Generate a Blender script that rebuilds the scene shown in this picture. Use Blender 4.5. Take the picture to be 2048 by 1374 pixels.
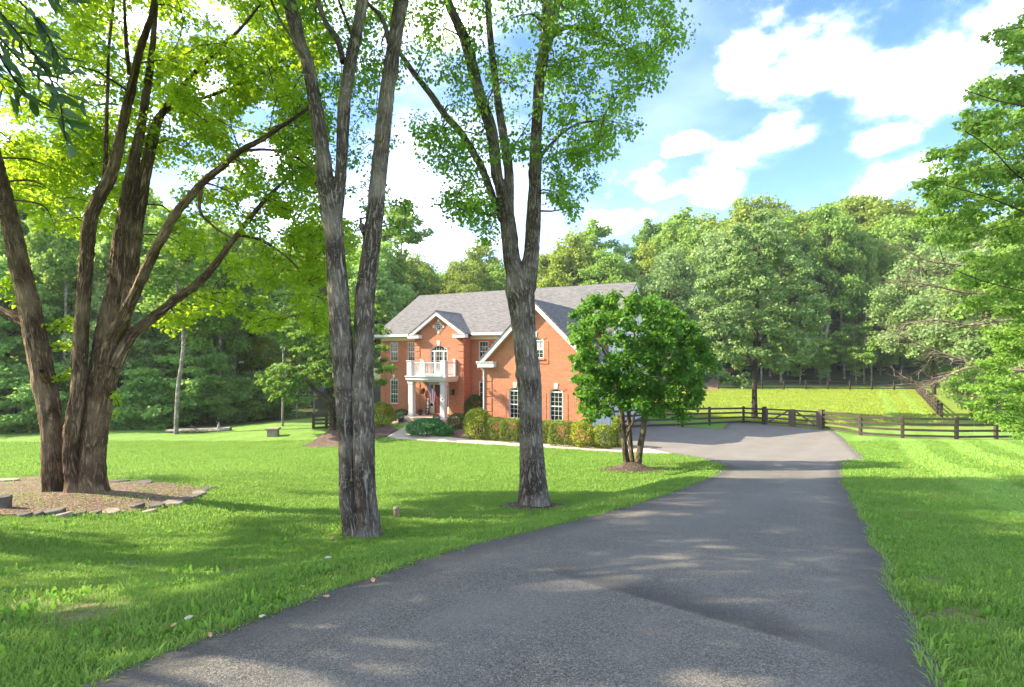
import bpy, bmesh, math, random
import numpy as np
from mathutils import Vector, Matrix, noise
from mathutils.geometry import tessellate_polygon

for _o in list(bpy.data.objects):
    bpy.data.objects.remove(_o)
C = bpy.context.scene.collection
SC = bpy.context.scene
rng = np.random.default_rng(7)
random.seed(7)

# ------------------------------------------------------------------ camera
F, HX, HY, CZ = 1040.0, 1024.0, 712.0, 4.75
cam = bpy.data.cameras.new('camera')
cam.sensor_width = 36.0
cam.lens = F / 2048.0 * 36.0
cam.shift_y = (HY - 687.0) / 2048.0
cam.clip_start, cam.clip_end = 0.05, 3000
cam_ob = bpy.data.objects.new('camera', cam)
cam_ob.location = (0, 0, CZ)
cam_ob.rotation_euler = (math.radians(90), 0, 0)
C.objects.link(cam_ob)
SC.camera = cam_ob

# ------------------------------------------------------------------ light
SUN_EL = math.radians(35)
SH = Vector((-0.998, 0.04, 0)).normalized()
SUN_DIR = Vector((SH.x * math.cos(SUN_EL), SH.y * math.cos(SUN_EL), math.sin(SUN_EL)))
sun = bpy.data.lights.new('sun', 'SUN')
sun.energy = 2.9
sun.angle = math.radians(0.55)
sun.color = (1.0, 0.88, 0.70)
sun_ob = bpy.data.objects.new('sun', sun)
sun_ob.rotation_euler = SUN_DIR.to_track_quat('Z', 'Y').to_euler()
sun_ob.location = (-60, 10, 60)
C.objects.link(sun_ob)

SC.view_settings.view_transform = 'Standard'
SC.view_settings.look = 'None'
SC.view_settings.exposure = 2.66
SC.view_settings.gamma = 1.0
SC.view_settings.use_curve_mapping = False
SC.cycles.max_bounces = 8
SC.cycles.diffuse_bounces = 6
SC.cycles.transmission_bounces = 6
SC.cycles.glossy_bounces = 3
SC.cycles.caustics_reflective = False
SC.cycles.caustics_refractive = False
SC.cycles.use_denoising = True

# ------------------------------------------------------------------ node helpers
class NT:
    def __init__(s, tree):
        s.t = tree
    def n(s, typ, props=None, **inp):
        nd = s.t.nodes.new(typ)
        for k, v in (props or {}).items():
            setattr(nd, k, v)
        for k, v in inp.items():
            k2 = int(k[1:]) if k[0] == '_' and k[1:].isdigit() else k.replace('_', ' ')
            sock = nd.inputs[k2]
            if isinstance(v, bpy.types.NodeSocket):
                s.t.links.new(v, sock)
            else:
                sock.default_value = v
        return nd
    def math(s, op, a, b=0.0, c=0.0, clamp=False):
        nd = s.n('ShaderNodeMath', {'operation': op, 'use_clamp': clamp}, _0=a, _1=b, _2=c)
        return nd.outputs[0]
    def vmath(s, op, a, b=(0, 0, 0)):
        nd = s.n('ShaderNodeVectorMath', {'operation': op}, _0=a, _1=b)
        return nd.outputs['Value'] if op in ('LENGTH', 'DOT_PRODUCT') else nd.outputs[0]
    def mix(s, fac, a, b, blend='MIX'):
        nd = s.n('ShaderNodeMix', {'data_type': 'RGBA', 'blend_type': blend})
        for idx, v in ((0, fac), (6, a), (7, b)):
            if isinstance(v, bpy.types.NodeSocket):
                s.t.links.new(v, nd.inputs[idx])
            else:
                nd.inputs[idx].default_value = (*v, 1) if isinstance(v, tuple) and len(v) == 3 else v
        return nd.outputs[2]
    def ramp(s, fac, stops, interp='LINEAR'):
        nd = s.n('ShaderNodeValToRGB', None, Fac=fac)
        cr = nd.color_ramp
        cr.interpolation = interp
        while len(cr.elements) < len(stops):
            cr.elements.new(0.5)
        for e, (p, c) in zip(cr.elements, stops):
            e.position = p
            e.color = (*c, 1) if isinstance(c, tuple) else (c, c, c, 1)
        return nd.outputs[0]
    def maprange(s, v, a, b, c=0.0, d=1.0, smooth=True):
        nd = s.n('ShaderNodeMapRange', {'interpolation_type': 'SMOOTHSTEP' if smooth else 'LINEAR'}, _0=v, _1=a, _2=b, _3=c, _4=d)
        return nd.outputs[0]
    def noise(s, vec, scale, detail=3.0, rough=0.55, dist=0.0):
        return s.n('ShaderNodeTexNoise', None, Vector=vec, Scale=scale, Detail=detail, Roughness=rough, Distortion=dist).outputs['Fac']
    def scale(s, vec, sc):
        return s.vmath('MULTIPLY', vec, sc)

def new_mat(name):
    m = bpy.data.materials.new(name)
    m.use_nodes = True
    m.node_tree.nodes.clear()
    t = NT(m.node_tree)
    out = t.n('ShaderNodeOutputMaterial')
    return m, t, out

def finish(t, out, shader):
    t.t.links.new(shader, out.inputs[0])

def pbsdf(t, color, rough=0.7, spec=0.3, bump=None, bstr=0.5, bdist=0.02, metallic=0.0):
    kw = {}
    nd = t.n('ShaderNodeBsdfPrincipled')
    def put(k, v):
        if isinstance(v, bpy.types.NodeSocket):
            t.t.links.new(v, nd.inputs[k])
        else:
            nd.inputs[k].default_value = (*v, 1) if isinstance(v, tuple) and len(v) == 3 else v
    put('Base Color', color); put('Roughness', rough); put('Specular IOR Level', spec); put('Metallic', metallic)
    if bump is not None:
        b = t.n('ShaderNodeBump', None, Height=bump, Strength=bstr, Distance=bdist)
        t.t.links.new(b.outputs[0], nd.inputs['Normal'])
    return nd.outputs[0]

# ------------------------------------------------------------------ sky
world = bpy.data.worlds.new('World')
SC.world = world
world.use_nodes = True
world.node_tree.nodes.clear()
w = NT(world.node_tree)
w_out = w.n('ShaderNodeOutputWorld')
sky = w.n('ShaderNodeTexSky', {'sky_type': 'NISHITA', 'sun_disc': False})
sky.sun_elevation = SUN_EL
sky.sun_rotation = math.atan2(SH.x, SH.y)
sky.altitude = 100
sky.air_density = 1.0
sky.dust_density = 0.9
sky.ozone_density = 3.0
tc = w.n('ShaderNodeTexCoord').outputs['Generated']
nz1 = w.n('ShaderNodeTexNoise', None, Vector=w.scale(tc, (1, 1, 1.5)), Scale=9.0, Detail=9.0, Roughness=0.60).outputs['Fac']
nz2 = w.n('ShaderNodeTexNoise', None, Vector=w.scale(tc, (1, 1, 2.2)), Scale=2.2, Detail=6.0, Roughness=0.55).outputs['Fac']

def cloud_dir(px, py):
    return Vector(((px - HX) / F, 1.0, (HY - py) / F)).normalized()
# cumulus heaps standing in this part of the sky: (px, py, half width, half height) as angles round a direction
CLOUDS = [(1480, 130, 150, 85), (1620, 120, 140, 75), (1745, 135, 110, 48), (1990, 85, 240, 120),
          (1515, 285, 135, 52), (1385, 285, 80, 28), (1762, 280, 70, 32), (1340, 375, 170, 50), (1410, 385, 90, 36),
          (1800, 360, 130, 50), (1250, 440, 150, 40), (150, 90, 330, 170), (640, 330, 260, 70), (900, 60, 150, 60),
          (880, 480, 170, 60), (-300, 200, 300, 160), (2350, 300, 240, 110)]
dens = None
for (cx, cy, hw, hh) in CLOUDS:
    c = cloud_dir(cx, cy)
    d = w.vmath('SUBTRACT', tc, tuple(c))
    sx = F / hw
    d = w.vmath('MULTIPLY', d, (sx, sx, F / hh))
    ln = w.vmath('LENGTH', d)
    v = w.maprange(ln, 0.25, 1.22, 1.0, 0.0, False)
    dens = v if dens is None else w.math('MAXIMUM', dens, v)
d_noise = w.math('ADD', w.math('MULTIPLY', w.math('SUBTRACT', nz1, 0.5), 2.9), dens)
mask_a = w.math('POWER', w.maprange(d_noise, -0.20, 1.28), 5.0)
# scattered cloud veil, heavier away from the blue patch, added for ambient fill
away = w.vmath('LENGTH', w.vmath('SUBTRACT', tc, tuple(cloud_dir(1600, 200))))
mask_b = w.math('MULTIPLY', w.maprange(nz2, 0.40, 0.72), w.maprange(away, .30, .75, .10, .80))
mask = w.math('MAXIMUM', mask_a, mask_b)
shade = w.maprange(d_noise, 0.6, 1.5, 0.0, 1.0)
ccol = w.mix(shade, (0.80, 0.86, 0.97), (1.0, 0.99, 0.97))
SKY_S = 0.070
skyc = w.n('ShaderNodeHueSaturation', None, Hue=.511, Saturation=1.25, Value=1.0, Color=sky.outputs[0]).outputs[0]
skyb = w.n('ShaderNodeBackground', None, Color=skyc, Strength=SKY_S)
cldb = w.n('ShaderNodeBackground', None, Color=ccol, Strength=1.05)
mx = w.n('ShaderNodeMixShader', None, _0=mask, _1=skyb.outputs[0], _2=cldb.outputs[0])
w.t.links.new(mx.outputs[0], w_out.inputs[0])

# ------------------------------------------------------------------ terrain height
def sstep(a, b, x):
    t = np.clip((x - a) / (b - a), 0, 1)
    return t * t * (3 - 2 * t)

KY = np.array([-14, -4, 0, 2.4, 5, 8, 12, 16, 20, 24, 28, 32, 38, 46, 60, 72, 80, 92, 110, 140, 200, 800.])
KZ = np.array([4.4, 3.95, 3.58, 3.25, 2.86, 2.41, 1.81, 1.21, .62, .15, -.18, -.38, -.52, -.65, -.35, 0, .9, 3.0, 7.0, 12, 18, 40.])
KL = np.array([4.4, 3.95, 3.58, 3.25, 2.86, 2.41, 1.81, 1.21, .62, .15, -.18, -.38, -.52, -.6, -.4, -.1, .1, .6, 1.6, 3.5, 7, 20.])
def hermite(x, X, Y):
    dY = np.gradient(Y, X)
    i = np.clip(np.searchsorted(X, x) - 1, 0, len(X) - 2)
    h = X[i + 1] - X[i]
    t = np.clip((x - X[i]) / h, 0, 1)
    return (Y[i] * (2 * t**3 - 3 * t**2 + 1) + h * dY[i] * (t**3 - 2 * t**2 + t) + Y[i + 1] * (-2 * t**3 + 3 * t**2) + h * dY[i + 1] * (t**3 - t**2))

TH = math.radians(26.4)
CT, ST = math.cos(TH), math.sin(TH)
HOX, HOY = -10.62, 42.16
def to_house(x, y):
    dx, dy = x - HOX, y - HOY
    return dx * CT - dy * ST, dx * ST + dy * CT
def from_house(u, v):
    return HOX + u * CT + v * ST, HOY - u * ST + v * CT

XLY = np.array([0, 2.4, 3.35, 4.36, 5.54, 7.23, 10.1, 15.4, 20])
XLX = np.array([-2.2, -1.85, -1.46, -.94, -.13, 1.22, 3.18, 6.2, 9])
def ground(x, y):
    x = np.asarray(x, float); y = np.asarray(y, float)
    zh = hermite(y, KY, KZ); zl = hermite(y, KY, KL)
    z = zl + (zh - zl) * sstep(-5, 35, x)
    xl = np.interp(y, XLY, XLX)
    z = z - .42 * sstep(.3, 2.6, xl - x) * sstep(2.5, 7, y) * (1 - sstep(12, 24, y)) * sstep(-9, -4, x)
    u, v = to_house(x, y)
    du = np.maximum(np.maximum(-3 - u, u - 20.5), 0); dv = np.maximum(np.maximum(-6.5 - v, v - 13), 0)
    m = 1 - sstep(0, 6, np.hypot(du, dv))
    z = z + (-.06 - z) * m
    z = z + .03 * np.sin(x * .55 + 1.3) * np.sin(y * .48 + .4) * (1 - m)
    return z
def gz(x, y):
    return float(ground(x, y))
_YS = np.geomspace(1.2, 320, 4000)
def gp(px, py, dz=0.0):
    a, b = (px - HX) / F, (py - HY) / F
    h = CZ - b * _YS - ground(a * _YS, _YS)
    k = np.argmax(h <= 0)
    if h[k] > 0:
        k = len(_YS) - 1
    y0, y1, h0, h1 = _YS[k - 1], _YS[k], h[k - 1], h[k]
    y = y0 + (y1 - y0) * (h0 / (h0 - h1) if h0 != h1 else 0)
    return Vector((a * y, y, gz(a * y, y) + dz))
def P(px, py, Y):
    return Vector(((px - HX) / F * Y, Y, CZ - (py - HY) / F * Y))

# ------------------------------------------------------------------ mesh helpers
def np_mesh(name, V, Fc, mat=None, uv=None, smooth=False):
    me = bpy.data.meshes.new(name)
    V = np.asarray(V, np.float32); Fc = np.asarray(Fc, np.int32)
    k = Fc.shape[1]
    me.vertices.add(len(V)); me.vertices.foreach_set('co', V.ravel())
    me.loops.add(Fc.size); me.loops.foreach_set('vertex_index', Fc.ravel())
    me.polygons.add(len(Fc))
    me.polygons.foreach_set('loop_start', np.arange(0, Fc.size, k, dtype=np.int32))
    me.polygons.foreach_set('loop_total', np.full(len(Fc), k, np.int32))
    if uv is not None:
        l = me.uv_layers.new(name='UVMap')
        l.data.foreach_set('uv', np.asarray(uv, np.float32)[Fc.ravel()].ravel())
    if smooth:
        me.polygons.foreach_set('use_smooth', np.ones(len(Fc), bool))
    me.update(calc_edges=True)
    if mat:
        me.materials.append(mat)
    return me

def link(name, me, parent=None, loc=None, **props):
    o = bpy.data.objects.new(name, me)
    C.objects.link(o)
    if parent is not None:
        o.parent = parent
    if loc is not None:
        o.location = loc
    for k, v in props.items():
        if v is not None:
            o[k] = v
    return o

def thing(name, label, cat, loc=(0, 0, 0), rz=0.0, group=None):
    o = bpy.data.objects.new(name, None)
    o.empty_display_size = 0.2
    C.objects.link(o)
    o.location = loc
    o.rotation_euler = (0, 0, rz)
    o['label'] = label; o['category'] = cat
    if group:
        o['group'] = group
    return o

def dup(root, loc, rz=0.0, scale=(1, 1, 1), label=None, group=None):
    r = root.copy(); C.objects.link(r)
    r.location = loc; r.rotation_euler = (0, 0, rz); r.scale = scale
    if label: r['label'] = label
    if group: r['group'] = group
    for ch in root.children:
        c = ch.copy(); C.objects.link(c); c.parent = r
        for g in ch.children:
            d = g.copy(); C.objects.link(d); d.parent = c
    return r

class MB:
    """collects faces with planar uv in metres"""
    def __init__(s):
        s.v = []; s.f = []
    def poly(s, pts):
        i = len(s.v); s.v += [tuple(p) for p in pts]; s.f.append(list(range(i, i + len(pts))))
    def box(s, x0, x1, y0, y1, z0, z1):
        i = len(s.v)
        s.v += [(x0, y0, z0), (x1, y0, z0), (x1, y1, z0), (x0, y1, z0), (x0, y0, z1), (x1, y0, z1), (x1, y1, z1), (x0, y1, z1)]
        for q in ((3, 2, 1, 0), (4, 5, 6, 7), (0, 1, 5, 4), (1, 2, 6, 5), (2, 3, 7, 6), (3, 0, 4, 7)):
            s.f.append([i + k for k in q])
        return s
    def prism(s, poly, axis, a, b):
        """poly: list of 2d points; axis 'y': (x,z) extruded in y; 'x': (y,z) extruded in x; 'z': (x,y)"""
        def mk(p, t):
            return {'y': (p[0], t, p[1]), 'x': (t, p[0], p[1]), 'z': (p[0], p[1], t)}[axis]
        n = len(poly); i = len(s.v)
        s.v += [mk(p, a) for p in poly] + [mk(p, b) for p in poly]
        s.f.append([i + k for k in range(n)][::-1]); s.f.append([i + n + k for k in range(n)])
        for k in range(n):
            k2 = (k + 1) % n
            s.f.append([i + k, i + k2, i + n + k2, i + n + k])
        return s
    def holed(s, outer, holes, y, depth=0.12):
        """wall sheet in the xz plane at y with holes and reveals going back to y+depth"""
        loops = [[Vector((p[0], p[1], 0)) for p in outer]] + [[Vector((p[0], p[1], 0)) for p in h] for h in holes]
        flat = [p for l in loops for p in l]
        i = len(s.v)
        s.v += [(p.x, y, p.y) for p in flat]
        for t in tessellate_polygon(loops):
            s.f.append([i + k for k in t])
        for h in holes:
            n = len(h)
            for k in range(n):
                p, q = h[k], h[(k + 1) % n]
                s.poly([(p[0], y, p[1]), (q[0], y, q[1]), (q[0], y + depth, q[1]), (p[0], y + depth, p[1])])
        return s
    def ring(s, outer, inner, y0, y1):
        n = len(outer)
        for k in range(n):
            k2 = (k + 1) % n
            a, b, c, d = outer[k], outer[k2], inner[k2], inner[k]
            s.poly([(a[0], y0, a[1]), (b[0], y0, b[1]), (c[0], y0, c[1]), (d[0], y0, d[1])])
            s.poly([(d[0], y0, d[1]), (c[0], y0, c[1]), (c[0], y1, c[1]), (d[0], y1, d[1])])
            s.poly([(b[0], y0, b[1]), (a[0], y0, a[1]), (a[0], y1, a[1]), (b[0], y1, b[1])])
        return s
    def build(s, name, mat, parent=None, uvmode=None, bevel=0.0, recalc=True, **props):
        me = bpy.data.meshes.new(name)
        me.from_pydata(s.v, [], s.f)
        if recalc:
            bm = bmesh.new(); bm.from_mesh(me)
            bmesh.ops.remove_doubles(bm, verts=bm.verts, dist=1e-5)
            bmesh.ops.recalc_face_normals(bm, faces=bm.faces)
            if bevel:
                bmesh.ops.bevel(bm, geom=[e for e in bm.edges if e.is_manifold and e.calc_face_angle(0) > .5], offset=bevel, segments=1, affect='EDGES', profile=.5)
            bm.to_mesh(me); bm.free()
        l = me.uv_layers.new(name='UVMap')
        for p in me.polygons:
            n = p.normal
            for li in p.loop_indices:
                co = me.vertices[me.loops[li].vertex_index].co
                if uvmode == 'roof_x':
                    l.data[li].uv = (co.x, math.copysign(math.hypot(co.y, co.z), 1))
                elif uvmode == 'roof_main':
                    l.data[li].uv = (co.x, co.y * 1.183)
                elif isinstance(uvmode, float):
                    l.data[li].uv = (co.y, co.z * uvmode)
                elif abs(n.z) > .7:
                    l.data[li].uv = (co.x, co.y)
                elif abs(n.y) >= abs(n.x):
                    l.data[li].uv = (co.x, co.z)
                else:
                    l.data[li].uv = (co.y + .1, co.z)
        me.materials.append(mat)
        return link(name, me, parent, **props)

def catmull(pts, rad, step=0.12):
    """resample a polyline with radii"""
    pts = [np.array(p, float) for p in pts]
    out = []; rr = []
    n = len(pts)
    for i in range(n - 1):
        p0 = pts[max(i - 1, 0)]; p1 = pts[i]; p2 = pts[i + 1]; p3 = pts[min(i + 2, n - 1)]
        m = max(1, int(np.linalg.norm(p2 - p1) / step))
        for k in range(m):
            t = k / m
            q = .5 * ((2 * p1) + (-p0 + p2) * t + (2 * p0 - 5 * p1 + 4 * p2 - p3) * t * t + (-p0 + 3 * p1 - 3 * p2 + p3) * t**3)
            out.append(q); rr.append(rad[i] * (1 - t) + rad[i + 1] * t)
    out.append(pts[-1]); rr.append(rad[-1])
    return np.array(out), np.array(rr)

def tube(pts, rad, sides=8, bark=0.0, seed=0.0, root=0.0):
    """returns V, quads, uv for a tube following pts"""
    pts = np.asarray(pts, float); rad = np.asarray(rad, float)
    n = len(pts)
    tan = np.gradient(pts, axis=0) if n > 2 else np.repeat((pts[1] - pts[0])[None], 2, 0)
    tan /= np.linalg.norm(tan, axis=1)[:, None] + 1e-9
    ref = np.array([0., 1., 0.]) if abs(tan[:, 1]).mean() < .85 else np.array([1., 0., 0.])
    a = np.cross(tan, ref); a /= np.linalg.norm(a, axis=1)[:, None] + 1e-9
    b = np.cross(tan, a)
    ang = np.linspace(0, 2 * np.pi, sides + 1) + np.pi / 2
    s = np.concatenate([[0], np.cumsum(np.linalg.norm(np.diff(pts, axis=0), axis=1))])
    A, S = np.meshgrid(ang, s)
    R = np.repeat(rad[:, None], sides + 1, 1)
    if bark > 0:
        AA = A + .25 * np.sin(S * 1.3 + seed)
        ph = 1.4 * np.sin(S * 1.1 + seed) + .7 * np.sin(S * 3.3 + seed * 2)
        k1 = max(5, int(round(rad.mean() * 48)))
        r1 = np.abs(np.sin(AA * k1 * .5 + ph + .8 * np.sin(S * 5 + 3 * AA)))
        r2 = np.abs(np.sin(AA * (k1 + 3) * .5 - ph * 1.3 + 1.1 * np.sin(S * 7.3 - 2 * AA)))
        lump = np.sin(S * 2.1 + AA + seed) * .5 + np.sin(S * .9 - 2 * AA + seed * 1.7) * .5
        fine = rng.normal(0, 1, R.shape); fine[:, -1] = fine[:, 0]
        hgt = (np.maximum(r1, r2 * .9) - .8) * 1.0
        disp = bark * (hgt * 1.5 + fine * .16) + R * .05 * lump
        disp[:, -1] = disp[:, 0]
        g_ = np.random.default_rng(int(abs(seed) * 100) % 9999)
        R = R + disp * np.minimum(1, R / .08)
        for _ in range(int(s[-1] * 1.1) + 1):
            s0, a0 = g_.uniform(0, s[-1]), g_.uniform(0, 6.283)
            dA = np.abs((A - a0 + np.pi) % (2 * np.pi) - np.pi)
            R = R + rad[:, None] * g_.uniform(.10, .28) * np.exp(-((S - s0) / g_.uniform(.06, .16))**2 - (dA / g_.uniform(.25, .5))**2)
        R[:, -1] = R[:, 0]
    if root:
        hz = np.maximum(0, pts[:, 2] - pts[0, 2] - .12)[:, None]
        lobe = .5 + .5 * np.sin(A * 4 + seed * 2.3 + .6 * np.sin(A * 2 + seed))
        R = R * (1 + root * np.exp(-hz / .17) * (.25 + lobe))
        R[:, -1] = R[:, 0]
    ca, sa = np.cos(A), np.sin(A)
    V = pts[:, None, :] + a[:, None, :] * (ca * R)[..., None] + b[:, None, :] * (sa * R)[..., None]
    U = (A - np.pi / 2) * np.maximum(rad.mean(), .02)
    uv = np.stack([U, S + seed * 3.7], -1).reshape(-1, 2)
    V = V.reshape(-1, 3)
    i, j = np.meshgrid(np.arange(n - 1), np.arange(sides), indexing='ij')
    w1 = sides + 1
    q = np.stack([i * w1 + j, i * w1 + j + 1, (i + 1) * w1 + j + 1, (i + 1) * w1 + j], -1).reshape(-1, 4)
    return V, q[:, ::-1], uv

def tubes_mesh(name, lst, mat):
    Vs, Fs, Us, off = [], [], [], 0
    for V, q, uv in lst:
        Vs.append(V); Fs.append(q + off); Us.append(uv); off += len(V)
    return np_mesh(name, np.concatenate(Vs), np.concatenate(Fs), mat, np.concatenate(Us), True)

def norm(a):
    return a / (np.linalg.norm(a, axis=-1, keepdims=True) + 1e-9)

def leaf_quads(cent, outw, size, width=0.42, droop=0.35, flat=0.9, r=None):
    """one bent diamond per leaf: base, side, tip, side"""
    r = r or rng
    N = len(cent)
    ax = norm(outw * .7 + r.normal(0, .55, (N, 3)) + np.array([0, 0, -droop]))
    up = norm(np.array([0, 0, 1.0]) * flat + outw * .5 + r.normal(0, .5, (N, 3)))
    b = norm(np.cross(up, ax)); nn = np.cross(ax, b)
    L = size[:, None]
    W = L * (width * r.uniform(.8, 1.2, (N, 1)))
    v0 = cent - ax * L * .5
    v1 = cent - ax * L * .05 + b * W + nn * L * .10
    v2 = cent + ax * L * .5 - nn * L * .06
    v3 = cent - ax * L * .05 - b * W + nn * L * .10
    V = np.stack([v0, v1, v2, v3], 1).reshape(-1, 3)
    q = np.arange(4 * N).reshape(N, 4)
    return V, q

def blob_leaves(blobs, per, lsize, flatz=0.65, shell=0.55, width=.42, droop=.35, flat=.9, r=None):
    """leaves filling round clumps. blobs: (n,4) x,y,z,radius. per: leaves for a clump of radius 1 (area law) or a number"""
    r = r or rng
    blobs = np.asarray(blobs, float)
    cnt = np.maximum(4, (per * (blobs[:, 3] / blobs[:, 3].mean())**2).astype(int))
    idx = np.repeat(np.arange(len(blobs)), cnt)
    N = len(idx)
    d = norm(r.normal(0, 1, (N, 3)))
    rad = (shell + (1 - shell) * r.random(N)) ** 1.0
    rad *= r.uniform(.6, 1.12, N)
    off = d * rad[:, None] * blobs[idx, 3][:, None]
    off[:, 2] *= flatz
    cent = blobs[idx, :3] + off
    size = lsize * r.uniform(.65, 1.3, N)
    return leaf_quads(cent, d, size, width, droop, flat, r)

def in_poly(x, y, poly):
    x = np.asarray(x); y = np.asarray(y)
    ins = np.zeros(x.shape, bool)
    n = len(poly)
    for i in range(n):
        x1, y1 = poly[i]; x2, y2 = poly[(i + 1) % n]
        c = ((y1 > y) != (y2 > y)) & (x < (x2 - x1) * (y - y1) / ((y2 - y1) or 1e-9) + x1)
        ins ^= c
    return ins

def poly_blobs(poly, Y0, Y1, n, r0, r1):
    xs = [p[0] for p in poly]; ys = [p[1] for p in poly]
    out = []
    while len(out) < n:
        x = rng.uniform(min(xs), max(xs), 400); y = rng.uniform(min(ys), max(ys), 400)
        k = in_poly(x, y, poly)
        for a, b in zip(x[k], y[k]):
            Y = rng.uniform(Y0, Y1)
            q = P(a, b, Y)
            out.append((q.x, q.y, q.z, rng.uniform(r0, r1)))
            if len(out) >= n:
                break
    return out

# ------------------------------------------------------------------ materials
def leaf_mat(name, c1, c2, c3, trans=0.4, tcol=None, rough=.58, spec=.18, nscale=.35):
    m, t, out = new_mat(name)
    geo = t.n('ShaderNodeNewGeometry')
    rnd = geo.outputs['Random Per Island']
    tcn = t.n('ShaderNodeTexCoord').outputs['Object']
    nz = t.noise(tcn, nscale, 2.0)
    oi = t.n('ShaderNodeObjectInfo').outputs['Random']
    f = t.math('ADD', t.math('MULTIPLY', rnd, .6), t.math('MULTIPLY', nz, .55))
    f = t.math('ADD', t.math('SUBTRACT', f, .10), t.math('MULTIPLY', t.math('SUBTRACT', oi, .5), .3), clamp=True)
    col = t.ramp(f, [(0.1, c1), (0.5, c2), (0.95, c3)])
    b = pbsdf(t, col, rough, spec)
    tc_ = t.mix(.5, col, tcol or tuple(min(1, x * 1.9) for x in c3))
    tr = t.n('ShaderNodeBsdfTranslucent', None, Color=tc_).outputs[0]
    mxs = t.n('ShaderNodeMixShader', None, _0=trans, _1=b, _2=tr).outputs[0]
    finish(t, out, mxs)
    return m

M = {}
M['maple'] = leaf_mat('maple_leaf', (.075, .17, .014), (.175, .32, .018), (.36, .45, .03), .60, (.72, .92, .04))
M['redmaple'] = leaf_mat('red_maple_leaf', (0.073, 0.179, 0.020), (0.129, 0.280, 0.029), (0.235, 0.403, 0.039), .50, (0.358, 0.616, 0.045))
M['magnolia'] = leaf_mat('magnolia_leaf', (.03, .10, .012), (.06, .17, .016), (.13, .28, .02), .36, (.32, .58, .03), .5, .22)
M['dogwood'] = leaf_mat('dogwood_leaf', (.05, .13, .02), (.10, .21, .03), (.20, .32, .06), .38, (.40, .55, .05))
M['wood_a'] = leaf_mat('woodland_leaf', (0.110, 0.207, 0.041), (0.189, 0.323, 0.055), (0.329, 0.476, 0.085), .42, (0.366, 0.512, 0.061), nscale=.15)
M['wood_b'] = leaf_mat('yellowish_leaf', (0.103, 0.167, 0.023), (0.190, 0.265, 0.032), (0.310, 0.380, 0.052), .36, (0.460, 0.552, 0.057), nscale=.15)
M['wood_c'] = leaf_mat('cool_dark_leaf', (.115, .225, .058), (.20, .355, .085), (.32, .49, .13), .48, (.48, .72, .15), nscale=.2)
M['pale'] = leaf_mat('pale_green_leaf', (0.092, 0.172, 0.052), (0.172, 0.276, 0.081), (0.310, 0.414, 0.149), .32, (0.460, 0.575, 0.161), nscale=.2)
M['right'] = leaf_mat('beech_leaf', (.075, .17, .025), (.14, .27, .04), (.25, .38, .06), .46, (.45, .65, .08))
M['cherry'] = leaf_mat('cherry_leaf', (.022, .065, .018), (.035, .085, .022), (.06, .12, .028), .25, (.16, .28, .04), .5, .2)
M['goldshrub'] = leaf_mat('golden_shrub_leaf', (.10, .15, .012), (.22, .28, .02), (.42, .42, .05), .25, (.5, .55, .05), nscale=3)
M['hedge'] = leaf_mat('hedge_leaf', (.06, .10, .015), (.12, .19, .022), (.22, .28, .04), .22, (.35, .42, .04), nscale=3)
M['darkshrub'] = leaf_mat('dark_shrub_leaf', (.025, .065, .012), (.05, .11, .018), (.10, .17, .03), .2, (.2, .35, .04), nscale=3)
M['juniper'] = leaf_mat('juniper_leaf', (.018, .085, .018), (.04, .15, .03), (.08, .23, .05), .15, (.1, .4, .06), nscale=3)
M['topiary'] = leaf_mat('topiary_leaf', (.05, .11, .06), (.08, .16, .09), (.13, .22, .13), .15, (.15, .3, .15), nscale=6)

def bark_mat(name, c1, c2, c3, lichen=0.0, us=30, vs=4.5):
    m, t, out = new_mat(name)
    uv = t.n('ShaderNodeUVMap').outputs[0]
    q = t.scale(uv, (us, vs, 1))
    n1 = t.noise(q, 1.0, 5, .65, .6)
    n2 = t.noise(t.scale(uv, (us * .45, vs * .6, 1)), 1.0, 3, .6, 1.2)
    rid = t.math('SUBTRACT', 1.0, t.math('MULTIPLY', t.math('ABSOLUTE', t.math('SUBTRACT', n2, .5)), 5.0), clamp=True)
    h = t.math('SUBTRACT', n1, t.math('MULTIPLY', rid, .55))
    col = t.ramp(t.math('ADD', t.math('MULTIPLY', t.math('SUBTRACT', h, .32), 2.0), .5), [(.05, c1), (.45, c2), (.95, c3)])
    obj = t.n('ShaderNodeTexCoord').outputs['Object']
    big = t.noise(obj, 1.6, 3)
    col = t.mix(t.maprange(big, .4, .75, 0, .45), col, tuple(x * 1.25 for x in c3))
    if lichen:
        vr = t.n('ShaderNodeTexVoronoi', {'feature': 'SMOOTH_F1'}, Vector=t.vmath('ADD', obj, t.scale(t.n('ShaderNodeTexNoise', None, Vector=obj, Scale=18.0).outputs['Color'], (.09, .09, .09))), Scale=24.0, Randomness=1.0)
        cell = t.n('ShaderNodeSeparateColor', None, Color=vr.outputs['Color']).outputs[0]
        l1 = t.math('MULTIPLY', t.maprange(vr.outputs['Distance'], .40, .22), t.maprange(cell, .50, .62))
        l2 = t.noise(obj, 2.2, 2)
        lm = t.math('MULTIPLY', t.math('MULTIPLY', l1, t.maprange(n1, .3, .6, .4, 1.0)), t.maprange(l2, .35, .65, .3, 1.0))
        col = t.mix(t.math('MULTIPLY', lm, lichen), col, (.36, .40, .33))
    sh = pbsdf(t, col, .92, .08, h, 1.0, .05)
    finish(t, out, sh)
    return m
M['bark1'] = bark_mat('maple_bark', (0.074, 0.046, 0.027), (0.223, 0.146, 0.086), (0.392, 0.277, 0.169), .25, 46, 3.2)
M['bark2'] = bark_mat('grey_bark', (0.068, 0.050, 0.036), (0.223, 0.176, 0.130), (0.405, 0.338, 0.263), .6, 40, 4.2)
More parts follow.
